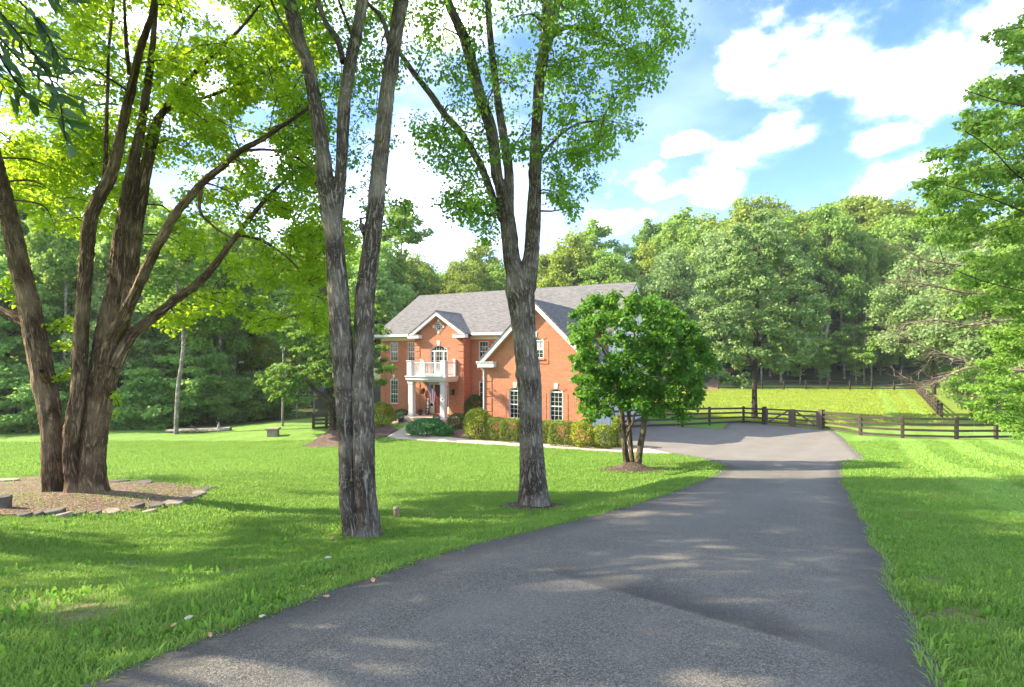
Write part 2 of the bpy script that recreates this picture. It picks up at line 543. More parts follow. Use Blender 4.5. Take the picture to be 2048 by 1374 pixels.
M['bark3'] = bark_mat('thin_bark', (.05, .035, .02), (.14, .10, .06), (.25, .20, .13), .3, 30, 6)
M['barkpale'] = bark_mat('pale_bark', (.15, .13, .10), (.34, .295, .24), (.48, .43, .36), .3, 12, 3)
M['barkdark'] = bark_mat('dark_bark', (.03, .022, .015), (.075, .056, .04), (.12, .095, .07), .2, 14, 3)
M['twigpale'] = bark_mat('bare_twig', (.22, .17, .12), (.36, .29, .21), (.48, .40, .31), 0, 20, 5)

def grass_cols(t, obj, pasture, bare, forest, stripe):
    n1 = t.noise(obj, .35, 4, .6)
    n2 = t.noise(obj, 3.2, 5, .7)
    n3 = t.noise(t.scale(obj, (34, 20, 20)), 1.0, 5, .75)
    f = t.math('ADD', t.math('MULTIPLY', n2, .45), t.math('MULTIPLY', n3, .55))
    lawn = t.ramp(f, [(.28, (.058, .118, .020)), (.5, (.128, .232, .037)), (.72, (.205, .325, .06))])
    lawn = t.mix(t.maprange(n1, .42, .7, 0, .4), lawn, (.155, .225, .025))
    lawn = t.mix(t.math('MULTIPLY', stripe, .5), lawn, (.20, .31, .065))
    n4 = t.noise(t.scale(obj, (.5, 2.2, 1)), 1.0, 5, .7)
    f2 = t.math('ADD', t.math('MULTIPLY', f, .6), t.math('MULTIPLY', n4, .4))
    past = t.ramp(f2, [(.28, (.09, .135, .02)), (.5, (.155, .215, .03)), (.72, (.22, .275, .05))])
    dirt = t.ramp(n3, [(.3, (.13, .085, .05)), (.6, (.26, .18, .11)), (.8, (.38, .29, .19))])
    litter = t.ramp(f, [(.3, (.03, .035, .012)), (.5, (.055, .075, .02)), (.7, (.10, .10, .04))])
    col = t.mix(pasture, lawn, past)
    nb = t.noise(obj, 2.6, 5, .7)
    bm_ = t.math('MULTIPLY', bare, t.maprange(nb, .35, .62))
    col = t.mix(bm_, col, dirt)
    col = t.mix(forest, col, litter)
    return col, n3, n2

def ground_mat():
    m, t, out = new_mat('lawn_ground')
    obj = t.n('ShaderNodeTexCoord').outputs['Object']
    def at(nm):
        return t.n('ShaderNodeAttribute', {'attribute_name': nm}).outputs['Fac']
    sep = t.n('ShaderNodeSeparateXYZ', None, Vector=obj)
    across = t.math('SUBTRACT', t.math('MULTIPLY', sep.outputs[0], .83), t.math('MULTIPLY', sep.outputs[1], .56))
    wob = t.math('MULTIPLY', t.noise(obj, .3, 2), .9)
    st = t.math('SINE', t.math('MULTIPLY', t.math('ADD', across, wob), 2.9))
    st = t.math('MULTIPLY', t.maprange(st, -.35, .35), at('stripe'))
    col, n3, n2 = grass_cols(t, obj, at('pasture'), at('bare'), at('forest'), st)
    sh = pbsdf(t, col, .85, .15, t.math('ADD', n3, t.math('MULTIPLY', n2, .5)), .8, .05)
    finish(t, out, sh)
    return m
M['ground'] = ground_mat()

def blade_mat(name, c1, c2, c3, trans=.35):
    m, t, out = new_mat(name)
    geo = t.n('ShaderNodeNewGeometry')
    pos = geo.outputs['Position']
    oi = t.n('ShaderNodeObjectInfo').outputs['Random']
    n1 = t.noise(pos, .5, 3)
    n2 = t.noise(pos, 3.0, 3)
    f = t.math('ADD', t.math('MULTIPLY', geo.outputs['Random Per Island'], .5), t.math('ADD', t.math('MULTIPLY', n1, .35), t.math('MULTIPLY', n2, .35)))
    col = t.ramp(f, [(.28, c1), (.6, c2), (.95, c3)])
    sep = t.n('ShaderNodeSeparateXYZ', None, Vector=pos)
    across = t.math('SUBTRACT', t.math('MULTIPLY', sep.outputs[0], .83), t.math('MULTIPLY', sep.outputs[1], .56))
    st = t.math('SINE', t.math('MULTIPLY', t.math('ADD', across, t.math('MULTIPLY', t.noise(pos, .3, 2), .9)), 2.9))
    st = t.math('MULTIPLY', t.maprange(st, -.35, .35), t.maprange(across, .6, 1.4))
    col = t.mix(t.math('MULTIPLY', st, .62), col, (.30, .47, .10))
    col = t.mix(t.maprange(t.noise(pos, .8, 5, .7), .56, .72, 0, .55), col, (.27, .27, .085))
    b = pbsdf(t, col, .6, .15)
    tr = t.n('ShaderNodeBsdfTranslucent', None, Color=t.mix(.5, col, tuple(min(1, x * 1.6) for x in c3))).outputs[0]
    finish(t, out, t.n('ShaderNodeMixShader', None, _0=trans, _1=b, _2=tr).outputs[0])
    return m
M['pasture_blade'] = blade_mat('pasture_blade', (.14, .20, .025), (.25, .33, .035), (.36, .42, .07))
M['weed'] = blade_mat('broad_weed_blade', (0.062, 0.163, 0.020), (0.125, 0.275, 0.030), (0.213, 0.375, 0.050))
M['blade'] = blade_mat('grass_blade', (.062, .135, .020), (.138, .255, .038), (.245, .375, .068))

def asphalt_mat():
    m, t, out = new_mat('asphalt')
    obj = t.n('ShaderNodeTexCoord').outputs['Object']
    n1 = t.noise(obj, 90, 4, .75)
    v = t.n('ShaderNodeTexVoronoi', {'feature': 'F1'}, Vector=t.vmath('ADD', obj, t.scale(t.n('ShaderNodeTexNoise', None, Vector=obj, Scale=60.0).outputs['Color'], (.02, .02, .02))), Scale=165.0)
    cellc = t.n('ShaderNodeSeparateColor', None, Color=v.outputs['Color']).outputs[0]
    n2 = t.noise(obj, .7, 4, .6)
    n3 = t.noise(obj, 6, 4, .65)
    base = t.ramp(t.math('ADD', t.math('MULTIPLY', cellc, .6), t.math('MULTIPLY', n1, .5)), [(.2, (.030, .028, .023)), (.55, (.104, .096, .078)), (.8, (.20, .183, .150)), (1.0, (.38, .35, .29))])
    col = t.mix(t.maprange(n2, .4, .7, 0, .5), base, (.180, .164, .133))
    col = t.mix(t.maprange(n3, .55, .8, 0, .4), col, (.060, .057, .049))
    # dusty brown fringe where soil washes over the edge
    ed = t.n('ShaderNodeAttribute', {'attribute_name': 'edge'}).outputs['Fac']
    em = t.math('MULTIPLY', ed, t.maprange(t.noise(obj, 3.5, 5, .7), .45, .62))
    col = t.mix(t.math('MULTIPLY', em, .6), col, (.20, .155, .11))
    # an old paving joint crossing the near drive at a slant
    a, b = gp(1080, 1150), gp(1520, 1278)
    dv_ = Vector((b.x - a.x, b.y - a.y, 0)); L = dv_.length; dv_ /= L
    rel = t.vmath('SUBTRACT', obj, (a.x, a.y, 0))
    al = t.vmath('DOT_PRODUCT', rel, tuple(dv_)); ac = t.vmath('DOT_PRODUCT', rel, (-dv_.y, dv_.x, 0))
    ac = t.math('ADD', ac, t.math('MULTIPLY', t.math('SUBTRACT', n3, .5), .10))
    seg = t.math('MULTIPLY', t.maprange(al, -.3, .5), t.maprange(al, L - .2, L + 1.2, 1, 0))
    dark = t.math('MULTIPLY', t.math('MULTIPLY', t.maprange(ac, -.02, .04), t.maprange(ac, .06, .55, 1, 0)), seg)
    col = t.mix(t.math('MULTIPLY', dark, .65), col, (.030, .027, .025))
    # paler worn wheel lines running with the drive
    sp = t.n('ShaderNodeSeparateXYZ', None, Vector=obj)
    acr = t.math('ADD', t.math('SUBTRACT', t.math('MULTIPLY', sp.outputs[0], .80), t.math('MULTIPLY', sp.outputs[1], .60)), t.math('MULTIPLY', n2, 1.2))
    tr_ = t.maprange(t.math('SINE', t.math('MULTIPLY', acr, 3.6)), .1, .9)
    col = t.mix(t.math('MULTIPLY', tr_, .22), col, (.17, .162, .14))
    col = t.mix(t.maprange(sp.outputs[1], 17.5, 21, 0, .35), col, (.21, .185, .155))  # paler pinkish court: sunlight painted into the asphalt colour
    col = t.mix(t.math('MULTIPLY', t.maprange(ed, .25, .95), .55), col, (.035, .034, .031))  # dark rim: edge shadow painted in, together with cleaner edge asphalt
    h = t.math('SUBTRACT', t.math('MULTIPLY', cellc, .7), t.math('MULTIPLY', v.outputs['Distance'], 1.2))
    sh = pbsdf(t, col, .82, .3, h, .4, .007)
    finish(t, out, sh)
    return m


def simple_mat(name, c, rough=.7, spec=.3, var=.25, nscale=8, bump=.0, bdist=.01, metallic=0.0):
    m, t, out = new_mat(name)
    obj = t.n('ShaderNodeTexCoord').outputs['Object']
    n1 = t.noise(obj, nscale, 5, .65)
    n0 = t.noise(obj, nscale * .15, 3)
    f = t.math('ADD', t.math('MULTIPLY', n1, .6), t.math('MULTIPLY', n0, .4))
    col = t.ramp(f, [(.3, tuple(x * (1 - var) for x in c)), (.7, tuple(min(1, x * (1 + var)) for x in c))])
    sh = pbsdf(t, col, rough, spec, n1 if bump else None, bump, bdist, metallic)
    finish(t, out, sh)
    return m
M['white'] = simple_mat('white_paint', (.60, .59, .57), .5, .35, .05, 12)
M['cream'] = simple_mat('cream_stone', (.62, .55, .42), .8, .2, .1, 25)
M['siding'] = simple_mat('white_siding', (.66, .67, .68), .6, .25, .06, 5)
M['concrete'] = simple_mat('walk_concrete', (.42, .34, .27), .85, .2, .14, 14, .3, .004)
M['stepstone'] = simple_mat('step_stone', (.36, .27, .20), .85, .2, .2, 14, .3, .004)
M['fence'] = simple_mat('dark_fence_paint', (.055, .040, .030), .75, .25, .45, 10, .4, .004)
M['fencegrey'] = simple_mat('weathered_post', (.12, .085, .062), .85, .2, .35, 12, .5, .004)
M['blackmetal'] = simple_mat('black_metal', (.012, .011, .010), .4, .5, .2, 20)
M['doorred'] = simple_mat('red_brown_door', (.085, .020, .012), .4, .4, .2, 10)
M['doorframe'] = simple_mat('door_threshold', (.34, .14, .05), .5, .3, .15, 10)
M['signblack'] = simple_mat('black_sign_board', (.018, .013, .011), .6, .3, .2, 20)
M['letter'] = simple_mat('white_letter', (.80, .78, .74), .6, .3, .03, 20)
M['pot'] = simple_mat('grey_green_pot', (.06, .085, .075), .5, .4, .15, 20)
M['claypot'] = simple_mat('brown_pot', (.20, .12, .06), .7, .3, .2, 20)
M['stone'] = simple_mat('flagstone', (.12, .105, .082), .9, .2, .55, 7, .8, .03)
M['stonepale'] = simple_mat('pale_stone', (.24, .205, .15), .9, .2, .35, 9, .6, .02)
M['postwood'] = simple_mat('pale_wood_post', (.30, .235, .14), .85, .2, .35, 16, .5, .006)
M['flagred'] = simple_mat('flag_red', (.52, .012, .02), .7, .2, .08, 30)
M['flagwhite'] = simple_mat('flag_white', (.78, .76, .74), .7, .2, .05, 30)
M['flagblue'] = simple_mat('flag_blue', (.02, .028, .11), .7, .2, .1, 30)
M['curtain'] = simple_mat('pale_curtain', (.45, .44, .42), .8, .1, .2, 9)
M['leafdry'] = simple_mat('dry_leaf', (.40, .24, .11), .8, .2, .3, 30)
M['leafpale'] = simple_mat('pale_dry_leaf', (.45, .40, .29), .8, .2, .15, 30)
M['purple'] = simple_mat('purple_petal', (.12, .04, .09), .7, .2, .3, 30)

def mulch_mat(name, a, b, c, grassy=0.0):
    m, t, out = new_mat(name)
    obj = t.n('ShaderNodeTexCoord').outputs['Object']
    v = t.n('ShaderNodeTexVoronoi', {'feature': 'F1'}, Vector=t.scale(obj, (28, 40, 30)), Scale=1.0)
    cc = t.n('ShaderNodeSeparateColor', None, Color=v.outputs['Color']).outputs[0]
    n = t.noise(obj, 3, 4)
    col = t.ramp(t.math('ADD', t.math('MULTIPLY', cc, .7), t.math('MULTIPLY', n, .3)), [(.2, a), (.5, b), (.85, c)])
    if grassy:
        g = t.maprange(t.noise(obj, 2.2, 5, .7), .54, .66)
        col = t.mix(t.math('MULTIPLY', g, grassy), col, (.13, .21, .03))
    sh = pbsdf(t, col, .9, .15, t.math('SUBTRACT', cc, v.outputs['Distance']), .8, .03)
    finish(t, out, sh)
    return m
M['mulch'] = mulch_mat('wood_chip_mulch', (0.068, 0.042, 0.027), (0.170, 0.105, 0.068), (0.313, 0.224, 0.156), .75)
M['mulchdark'] = mulch_mat('dark_mulch', (.035, .026, .018), (.085, .062, .044), (.17, .13, .09))
M['mulchbed'] = mulch_mat('brown_mulch', (.06, .04, .03), (.14, .095, .068), (.26, .19, .14))
M['earth'] = mulch_mat('bare_earth', (.16, .10, .06), (.28, .18, .11), (.36, .25, .16), .3)

def brick_mat():
    m, t, out = new_mat('red_brick')
    uv = t.n('ShaderNodeUVMap').outputs[0]
    bt = t.n('ShaderNodeTexBrick', {'offset': .5}, Vector=uv, Color1=(.42, .135, .055, 1), Color2=(.30, .082, .036, 1), Mortar=(.48, .37, .27, 1),
             Scale=1.0, Mortar_Size=.006, Mortar_Smooth=.2, Bias=-.15, Brick_Width=.205, Row_Height=.068)
    obj = t.n('ShaderNodeTexCoord').outputs['Object']
    n1 = t.noise(obj, .6, 4); n2 = t.noise(t.scale(uv, (5, 15, 1)), 1.0, 1)
    col = t.mix(t.maprange(n2, .45, .7, 0, .35), bt.outputs['Color'], (.46, .165, .07))
    col = t.mix(t.maprange(n1, .4, .7, 0, .25), col, (.36, .10, .05))
    sh = pbsdf(t, col, .85, .2, t.math('SUBTRACT', 1.0, bt.outputs['Fac']), .6, .012)
    finish(t, out, sh)
    return m
M['brick'] = brick_mat()

def shingle_mat():
    m, t, out = new_mat('roof_shingle')
    uv = t.n('ShaderNodeUVMap').outputs[0]
    bt = t.n('ShaderNodeTexBrick', {'offset': .5, 'offset_frequency': 2}, Vector=uv, Color1=(.150, .141, .130, 1), Color2=(.090, .085, .079, 1), Mortar=(.06, .055, .052, 1),
             Scale=1.0, Mortar_Size=.012, Mortar_Smooth=.3, Bias=.1, Brick_Width=.32, Row_Height=.145)
    n2 = t.noise(t.scale(uv, (3.1, 6.9, 1)), 1.0, 2)
    col = t.mix(t.maprange(n2, .4, .7, 0, .5), bt.outputs['Color'], (.17, .16, .147))
    sh = pbsdf(t, col, .9, .2, t.math('SUBTRACT', 1.0, bt.outputs['Fac']), .5, .012)
    finish(t, out, sh)
    return m
M['shingle'] = shingle_mat()

def glass_mat():
    m, t, out = new_mat('window_glass')
    b = pbsdf(t, (.010, .014, .012), .08, .35)
    g = t.n('ShaderNodeBsdfGlossy', None, Color=(.75, .8, .8, 1), Roughness=.03).outputs[0]
    finish(t, out, t.n('ShaderNodeMixShader', None, _0=.03, _1=b, _2=g).outputs[0])
    return m
M['glass'] = glass_mat()

# ------------------------------------------------------------------ outlines on the ground
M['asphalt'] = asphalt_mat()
DRIVE_PX_L = [(200, 1374), (330, 1318), (450, 1270), (570, 1222), (700, 1175), (800, 1140), (900, 1107), (1000, 1082), (1100, 1058),
              (1200, 1032), (1280, 1008), (1350, 985), (1400, 965), (1440, 946), (1450, 937), (1440, 928), (1410, 919), (1345, 909)]
DRIVE_PX_R = [(1695, 923), (1684, 928), (1686, 945), (1693, 965), (1705, 990), (1722, 1020), (1745, 1065), (1765, 1110), (1785, 1160), (1810, 1210), (1840, 1270), (1865, 1320), (1890, 1374)]
l0 = gp(200, 1374); l1 = gp(330, 1318)
r0 = gp(1890, 1374); r1 = gp(1865, 1320)
drive = [tuple((l0 + (l0 - l1).normalized() * 4.5).xy)] + [tuple(gp(*p).xy) for p in DRIVE_PX_L]
drive += [from_house(19.2, -5.2), from_house(19.2, 9.5), tuple(gp(1300, 848).xy)]
drive += [tuple(gp(*p).xy) for p in [(1360, 854), (1444, 859), (1450, 853), (1456, 847), (1475, 845), (1530, 848.5), (1590, 854), (1640, 859), (1668, 863), (1682, 873), (1702, 891), (1726, 912), (1732, 921)]]
drive += [tuple(gp(*p).xy) for p in DRIVE_PX_R]
drive += [tuple((r0 + (r0 - r1).normalized() * 4.5).xy)]

def roughen(poly, step=.25, amp=.035, seed=0):
    out = []
    n = len(poly)
    for i in range(n):
        a = np.array(poly[i]); b = np.array(poly[(i + 1) % n])
        m = max(1, int(np.linalg.norm(b - a) / step))
        for k in range(m):
            p = a + (b - a) * k / m
            d = noise.noise((p[0] * 1.7, p[1] * 1.7, seed)) * amp + noise.noise((p[0] * 6, p[1] * 6, seed + 5)) * amp * .6
            tn = (b - a) / (np.linalg.norm(b - a) + 1e-9)
            out.append((p[0] - tn[1] * d, p[1] + tn[0] * d))
    return out
def smooth_poly(poly, it=1):
    for _ in range(it):
        q = []
        n = len(poly)
        for i in range(n):
            a = np.array(poly[i]); b = np.array(poly[(i + 1) % n])
            q += [tuple(a * .75 + b * .25), tuple(a * .25 + b * .75)]
        poly = q
    return poly
drive_r = roughen(drive, .22, .05, 1)

walk_px = [(775, 874), (800, 879), (900, 885), (960, 889), (1050, 894), (1150, 900), (1250, 906), (1344, 908.5), (1300, 899), (1215, 896), (1150, 892), (1050, 886),
           (960, 881), (905, 877), (868, 870), (858, 853), (826, 851), (812, 853), (797, 862)]
walk = [tuple(gp(*p).xy) for p in walk_px]
bed1 = [tuple(gp(*p).xy) for p in [(-160, 985), (0, 963), (60, 952), (230, 962), (330, 968), (395, 974), (408, 990), (385, 1003), (330, 1018), (270, 1026), (190, 1032), (100, 1034), (20, 1034), (-120, 1040)]]
bed1 = smooth_poly(bed1, 1)
bed_front = [tuple(gp(*p).xy) for p in [(905, 876), (960, 880), (1050, 885), (1150, 891), (1215, 895), (1262, 897), (1262, 880)]] + [from_house(19.1, -4.8), from_house(12.3, -4.6), from_house(12.3, -.1), from_house(8.7, -.1), from_house(8.8, -3.4)]
bed_left = [tuple(gp(*p).xy) for p in [(600, 893), (640, 880), (672, 868), (700, 868), (740, 858), (760, 850), (800, 838)]] + [from_house(3.7, -2.9), from_house(3.7, -3.7)] + [tuple(gp(*p).xy) for p in [(797, 861), (774, 873), (735, 883), (690, 893), (640, 896)]]

# ------------------------------------------------------------------ ground sheet
def axis(*segs):
    out = [segs[0][0]]
    for a, b, s in segs:
        m = max(1, int(round((b - a) / s)))
        out += [a + (b - a) * (k + 1) / m for k in range(m)]
    return np.array(out)
gx = axis((-900, -120, 60), (-120, -50, 5), (-50, -14, 1.0), (-14, 18, .33), (18, 60, 1.0), (60, 140, 5), (140, 900, 60))
gy = axis((-40, -6, 4), (-6, 26, .33), (26, 48, .6), (48, 110, 1.5), (110, 260, 8), (260, 1500, 80))
GX, GY = np.meshgrid(gx, gy)
GZ = ground(GX, GY)
V = np.stack([GX, GY, GZ], -1).reshape(-1, 3)
nx, ny = len(gx), len(gy)
i, j = np.meshgrid(np.arange(ny - 1), np.arange(nx - 1), indexing='ij')
q = np.stack([i * nx + j, i * nx + j + 1, (i + 1) * nx + j + 1, (i + 1) * nx + j], -1).reshape(-1, 4)
me = np_mesh('ground', V, q, M['ground'], None, True)
fx, fy = V[:, 0], V[:, 1]
wood_edge_l = np.interp(fx, [-60, -30, -16, -10, 0], [33, 35.5, 39.5, 46, 62])
forest = np.where(fx < 2, sstep(-.5, 2.0, fy - wood_edge_l), sstep(0, 3, fy - np.interp(fx, [2, 20, 60], [60, 75.5, 74.5])))
pasture = sstep(0, .8, fy - np.interp(fx, [-5, 9, 14.6, 21.7, 26, 60], [60, 44, 42.2, 38.2, 36.2, 36])) * (1 - forest)
bare = np.zeros(len(fx))
for (px, py, r) in [(60, 1215, .45), (420, 1150, .5), (500, 1140, .45), (130, 1190, .4), (160, 1230, .3), (600, 1120, .3), (930, 1015, .4), (800, 1044, .3), (1330, 925, .7), (330, 1165, .35), (250, 1130, .3), (450, 985, .5), (1900, 1230, .35), (1840, 1160, .3), (1950, 1330, .25)]:
    c = gp(px, py)
    bare = np.maximum(bare, 1 - sstep(.2, 1.4, np.hypot((fx - c.x) / (r * 1.6), (fy - c.y) / r)))
stripe = sstep(0, 1, fx - np.interp(fy, [0, 5, 10, 17, 21, 24, 37], [2.5, 4, 7, 11.2, 14.8, 17, 22.5]))
stripe = np.maximum(stripe, .5 * sstep(14, 20, fy) * (fx < 8)) * (fy < 48)
for nm, a in (('forest', forest), ('pasture', pasture), ('bare', bare), ('stripe', stripe)):
    at = me.attributes.new(nm, 'FLOAT', 'POINT')
    at.data.foreach_set('value', np.asarray(a, np.float32))
link('ground', me, kind='structure', label='green lawn falling from the drive to the house')

def sheet(name, poly, mat, dz=.03, cut=.4, skirt=True, bump=None, edge=False, **props):
    """a ground-following sheet inside an outline"""
    bm = bmesh.new()
    vs = [bm.verts.new((x, y, 0)) for x, y in poly]
    loops = [[Vector((x, y, 0)) for x, y in poly]]
    for t in tessellate_polygon(loops):
        try:
            bm.faces.new([vs[k] for k in t])
        except ValueError:
            pass
    xs = [p[0] for p in poly]; ys = [p[1] for p in poly]
    for ax, lo, hi in ((0, min(xs), max(xs)), (1, min(ys), max(ys))):
        c = math.ceil(lo / cut) * cut
        while c < hi:
            co = (c, 0, 0) if ax == 0 else (0, c, 0)
            no = (1, 0, 0) if ax == 0 else (0, 1, 0)
            bmesh.ops.bisect_plane(bm, geom=bm.verts[:] + bm.edges[:] + bm.faces[:], plane_co=co, plane_no=no)
            c += cut
    bmesh.ops.recalc_face_normals(bm, faces=bm.faces)
    if bm.faces and sum(f.normal.z for f in bm.faces) < 0:
        bmesh.ops.reverse_faces(bm, faces=bm.faces)
    bm.verts.ensure_lookup_table()
    co = np.array([v.co[:] for v in bm.verts])
    z = ground(co[:, 0], co[:, 1]) + dz
    if bump is not None:
        z = z + bump(co[:, 0], co[:, 1])
    for v, zz in zip(bm.verts, z):
        v.co.z = zz
    bnd = [e for e in bm.edges if e.is_boundary]
    ed = None
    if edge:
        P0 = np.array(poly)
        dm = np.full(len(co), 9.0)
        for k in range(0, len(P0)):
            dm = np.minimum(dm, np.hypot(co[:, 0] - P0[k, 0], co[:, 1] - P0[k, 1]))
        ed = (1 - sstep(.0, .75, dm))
    if skirt:
        r = bmesh.ops.extrude_edge_only(bm, edges=bnd)
        for v in r['geom']:
            if isinstance(v, bmesh.types.BMVert):
                v.co.z -= dz + .06
    me = bpy.data.meshes.new(name)
    bm.to_mesh(me); bm.free()
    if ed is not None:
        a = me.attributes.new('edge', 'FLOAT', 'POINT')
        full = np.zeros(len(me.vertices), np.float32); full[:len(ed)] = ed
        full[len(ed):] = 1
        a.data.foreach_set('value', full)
    me.materials.append(mat)
    return link(name, me, **props)

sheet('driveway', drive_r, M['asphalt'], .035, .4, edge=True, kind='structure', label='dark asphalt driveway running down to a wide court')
sheet('walkway', roughen(walk, .5, .01, 3), M['concrete'], .05, .4, kind='structure', label='pale concrete walk from the drive to the front steps')
bed_o = sheet('mulch_bed', roughen(bed1, .3, .12, 4), M['mulch'], .03, .3, kind='structure', label='ring of wood chips under the many stemmed maple')
sheet('front_bed', roughen(bed_front, .4, .04, 5), M['mulchbed'], .022, .4, kind='structure', label='brown mulch strip between walk and brick wall')
c0 = gp(668, 874)
sheet('left_bed', roughen(bed_left, .4, .08, 6), M['mulchbed'], .022, .4, bump=lambda x, y: .35 * np.exp(-(((x - c0.x) / 2.2)**2 + ((y - c0.y) / 1.6)**2)), kind='structure', label='sloping brown mulch bed left of the front steps')
mg = gp(1263, 940)
def disc(c, rx, ry, n=40):
    return [(c.x + rx * math.cos(a), c.y + ry * math.sin(a)) for a in np.linspace(0, 2 * math.pi, n, False)]
sheet('mulch_mound', roughen(disc(mg, 1.35, 1.0), .2, .08, 8), M['mulchdark'], .01, .15, bump=lambda x, y: .30 * np.exp(-(((x - mg.x) / .62)**2 + ((y - mg.y) / .55)**2)), kind='structure', label='dark mulch mound round the small tree by the drive')
t3 = gp(1066, 1013)
sheet('mulch_patch', roughen(disc(Vector((t3.x + .05, t3.y - .05, 0)), .85, .55), .2, .1, 9), M['mulchdark'], .01, .15, bump=lambda x, y: .12 * np.exp(-(((x - t3.x) / .5)**2 + ((y - t3.y) / .4)**2)), kind='structure', label='thin brown mulch round the foot of the forked tree')
sheet('dirt_path', roughen([tuple(gp(*p).xy) for p in [(1375, 792), (1432, 783), (1452, 752), (1476, 736), (1440, 738), (1415, 765), (1370, 778)]], .6, .2, 11), M['earth'], .03, .8, kind='structure', label='brown earth track climbing into the wood behind the pasture')

# ------------------------------------------------------------------ house
house = thing('brick_house', 'two storey red brick house with grey shingle roof and white balcony portico', 'house', (HOX, HOY, 0), -TH)

def rect(u0, u1, w0, w1):
    return [(u0, w0), (u1, w0), (u1, w1), (u0, w1)]
def arch(u0, u1, w0, w1, rise, n=10):
    """rectangle with a segmental head reaching w1"""
    if rise <= 0:
        return rect(u0, u1, w0, w1)
    hw = (u1 - u0) / 2; R = (hw * hw + rise * rise) / (2 * rise); cw = w1 - R; cu = (u0 + u1) / 2
    a0 = math.asin(min(1, hw / R))
    pts = [(u0, w0), (u1, w0)]
    for k in range(n + 1):
        a = a0 - 2 * a0 * k / n
        pts.append((cu + R * math.sin(a), cw + R * math.cos(a)))
    return pts
def arch_h(u, u0, u1, w1, rise):
    if rise <= 0:
        return w1
    hw = (u1 - u0) / 2; R = (hw * hw + rise * rise) / (2 * rise)
    return w1 - R + math.sqrt(max(0, R * R - (u - (u0 + u1) / 2)**2))

def window(u, v, w0, w1, width, rise=0.0, cols=3, rows=6, rail=True, transom=None, blind=0.0, label=None):
    u0, u1 = u - width / 2, u + width / 2
    t = .05
    fr = MB()
    o = arch(u0, u1, w0, w1, rise); ii = arch(u0 + t, u1 - t, w0 + t, w1 - t, rise * .92)
    fr.ring(o, ii, v + .03, v + .12)
    fo = fr.build('window', M['white'], house, label=label)
    mu = MB()
    top = w1 - t
    def vbar(x, a, b, h=.0075, y0=.066, y1=.09):
        mu.box(x - h, x + h, v + y0, v + y1, a, b)
    sp = transom if transom else (w1 - rise - t if rise else None)
    topz = sp - .03 if sp else w1 - t
    for k in range(1, cols):
        x = u0 + t + (width - 2 * t) * k / cols
        vbar(x, w0 + t, topz)
        if sp:
            vbar(x, sp + .03, arch_h(x, u0 + t, u1 - t, w1 - t, rise * .92))
    for k in range(1, rows):
        z = w0 + t + (topz - w0 - t) * k / rows
        h = .0075
        if rail and k == rows // 2:
            mu.box(u0 + t, u1 - t, v + .05, v + .095, z - .03, z + .03)
        else:
            mu.box(u0 + t, u1 - t, v + .067, v + .089, z - h, z + h)
    if sp:
        mu.box(u0 + t, u1 - t, v + .045, v + .097, sp - .035, sp + .035)
    mu.build('muntin', M['white'], fo)
    gl = MB(); gl.poly([(p[0], v + .10, p[1]) for p in arch(u0 + .02, u1 - .02, w0 + .02, w1 - .02, rise)])
    gl.build('pane', M['glass'], fo)
    if blind > 0:
        b = MB(); zt = (sp or w1) - .06
        b.box(u0 + t, u1 - t, v + .0965, v + .0985, zt - blind * (zt - w0), zt)
        b.build('blind', M['curtain'], fo)
    return fo

def keystone(u, v, w, s=1.0):
    k = MB(); k.prism([(u - .09 * s, w - .02), (u + .09 * s, w - .02), (u + .14 * s, w + .30 * s), (u - .14 * s, w + .30 * s)], 'y', v - .05, v + .02)
    k.build('keystone', M['cream'], house)
def brick_arch(u, v, w1, width, rise, dep=.22):
    o = arch(u - width / 2 - dep, u + width / 2 + dep, w1 - rise - .12, w1 + dep, rise + .10, 14)[2:]
    i = arch(u - width / 2 - .005, u + width / 2 + .005, w1 - rise - .12, w1 + .003, rise, 14)[2:]
    b = MB()
    for k in range(len(o) - 1):
        b.prism([o[k], i[k], i[k + 1], o[k + 1]], 'y', v - .022, v + .002)
    b.build('brick_arch', M['brick'], house)
def sill(u, v, w, width):
    MB().box(u - width / 2 - .09, u + width / 2 + .09, v - .06, v + .05, w - .11, w - .005).build('sill', M['brick'], house)

# main wall
UP = [(1.33, .78), (3.02, .70), (9.54, .78)]
holes = []
for (u, wd) in UP:
    holes.append(rect(u - wd / 2, u + wd / 2, 4.33, 5.83))
    holes.append(arch(u - wd / 2, u + wd / 2, .95, 3.02, .14))
MB().holed(rect(0, 19.0, -.4, 6.22), holes, 0).build('wall', M['brick'], house)
for (u, wd) in UP:
    window(u, 0, 4.33, 5.83, wd, 0, 3, 4)
    window(u, 0, .95, 3.02, wd, .14, 3, 5)
    sill(u, 0, 4.33, wd); sill(u, 0, .95, wd)
    keystone(u, 0, 3.03, .8); brick_arch(u, 0, 3.02, wd, .14)
# left and back walls with gable
MB().prism([(0.003, -.4), (11, -.4), (11, 6.22), (5.5, 9.9), (0.003, 6.25)], 'x', .004, .25).build('wall', M['brick'], house)
MB().box(0.25, 19.0, 10.75, 11, -.4, 6.22).build('wall', M['siding'], house)
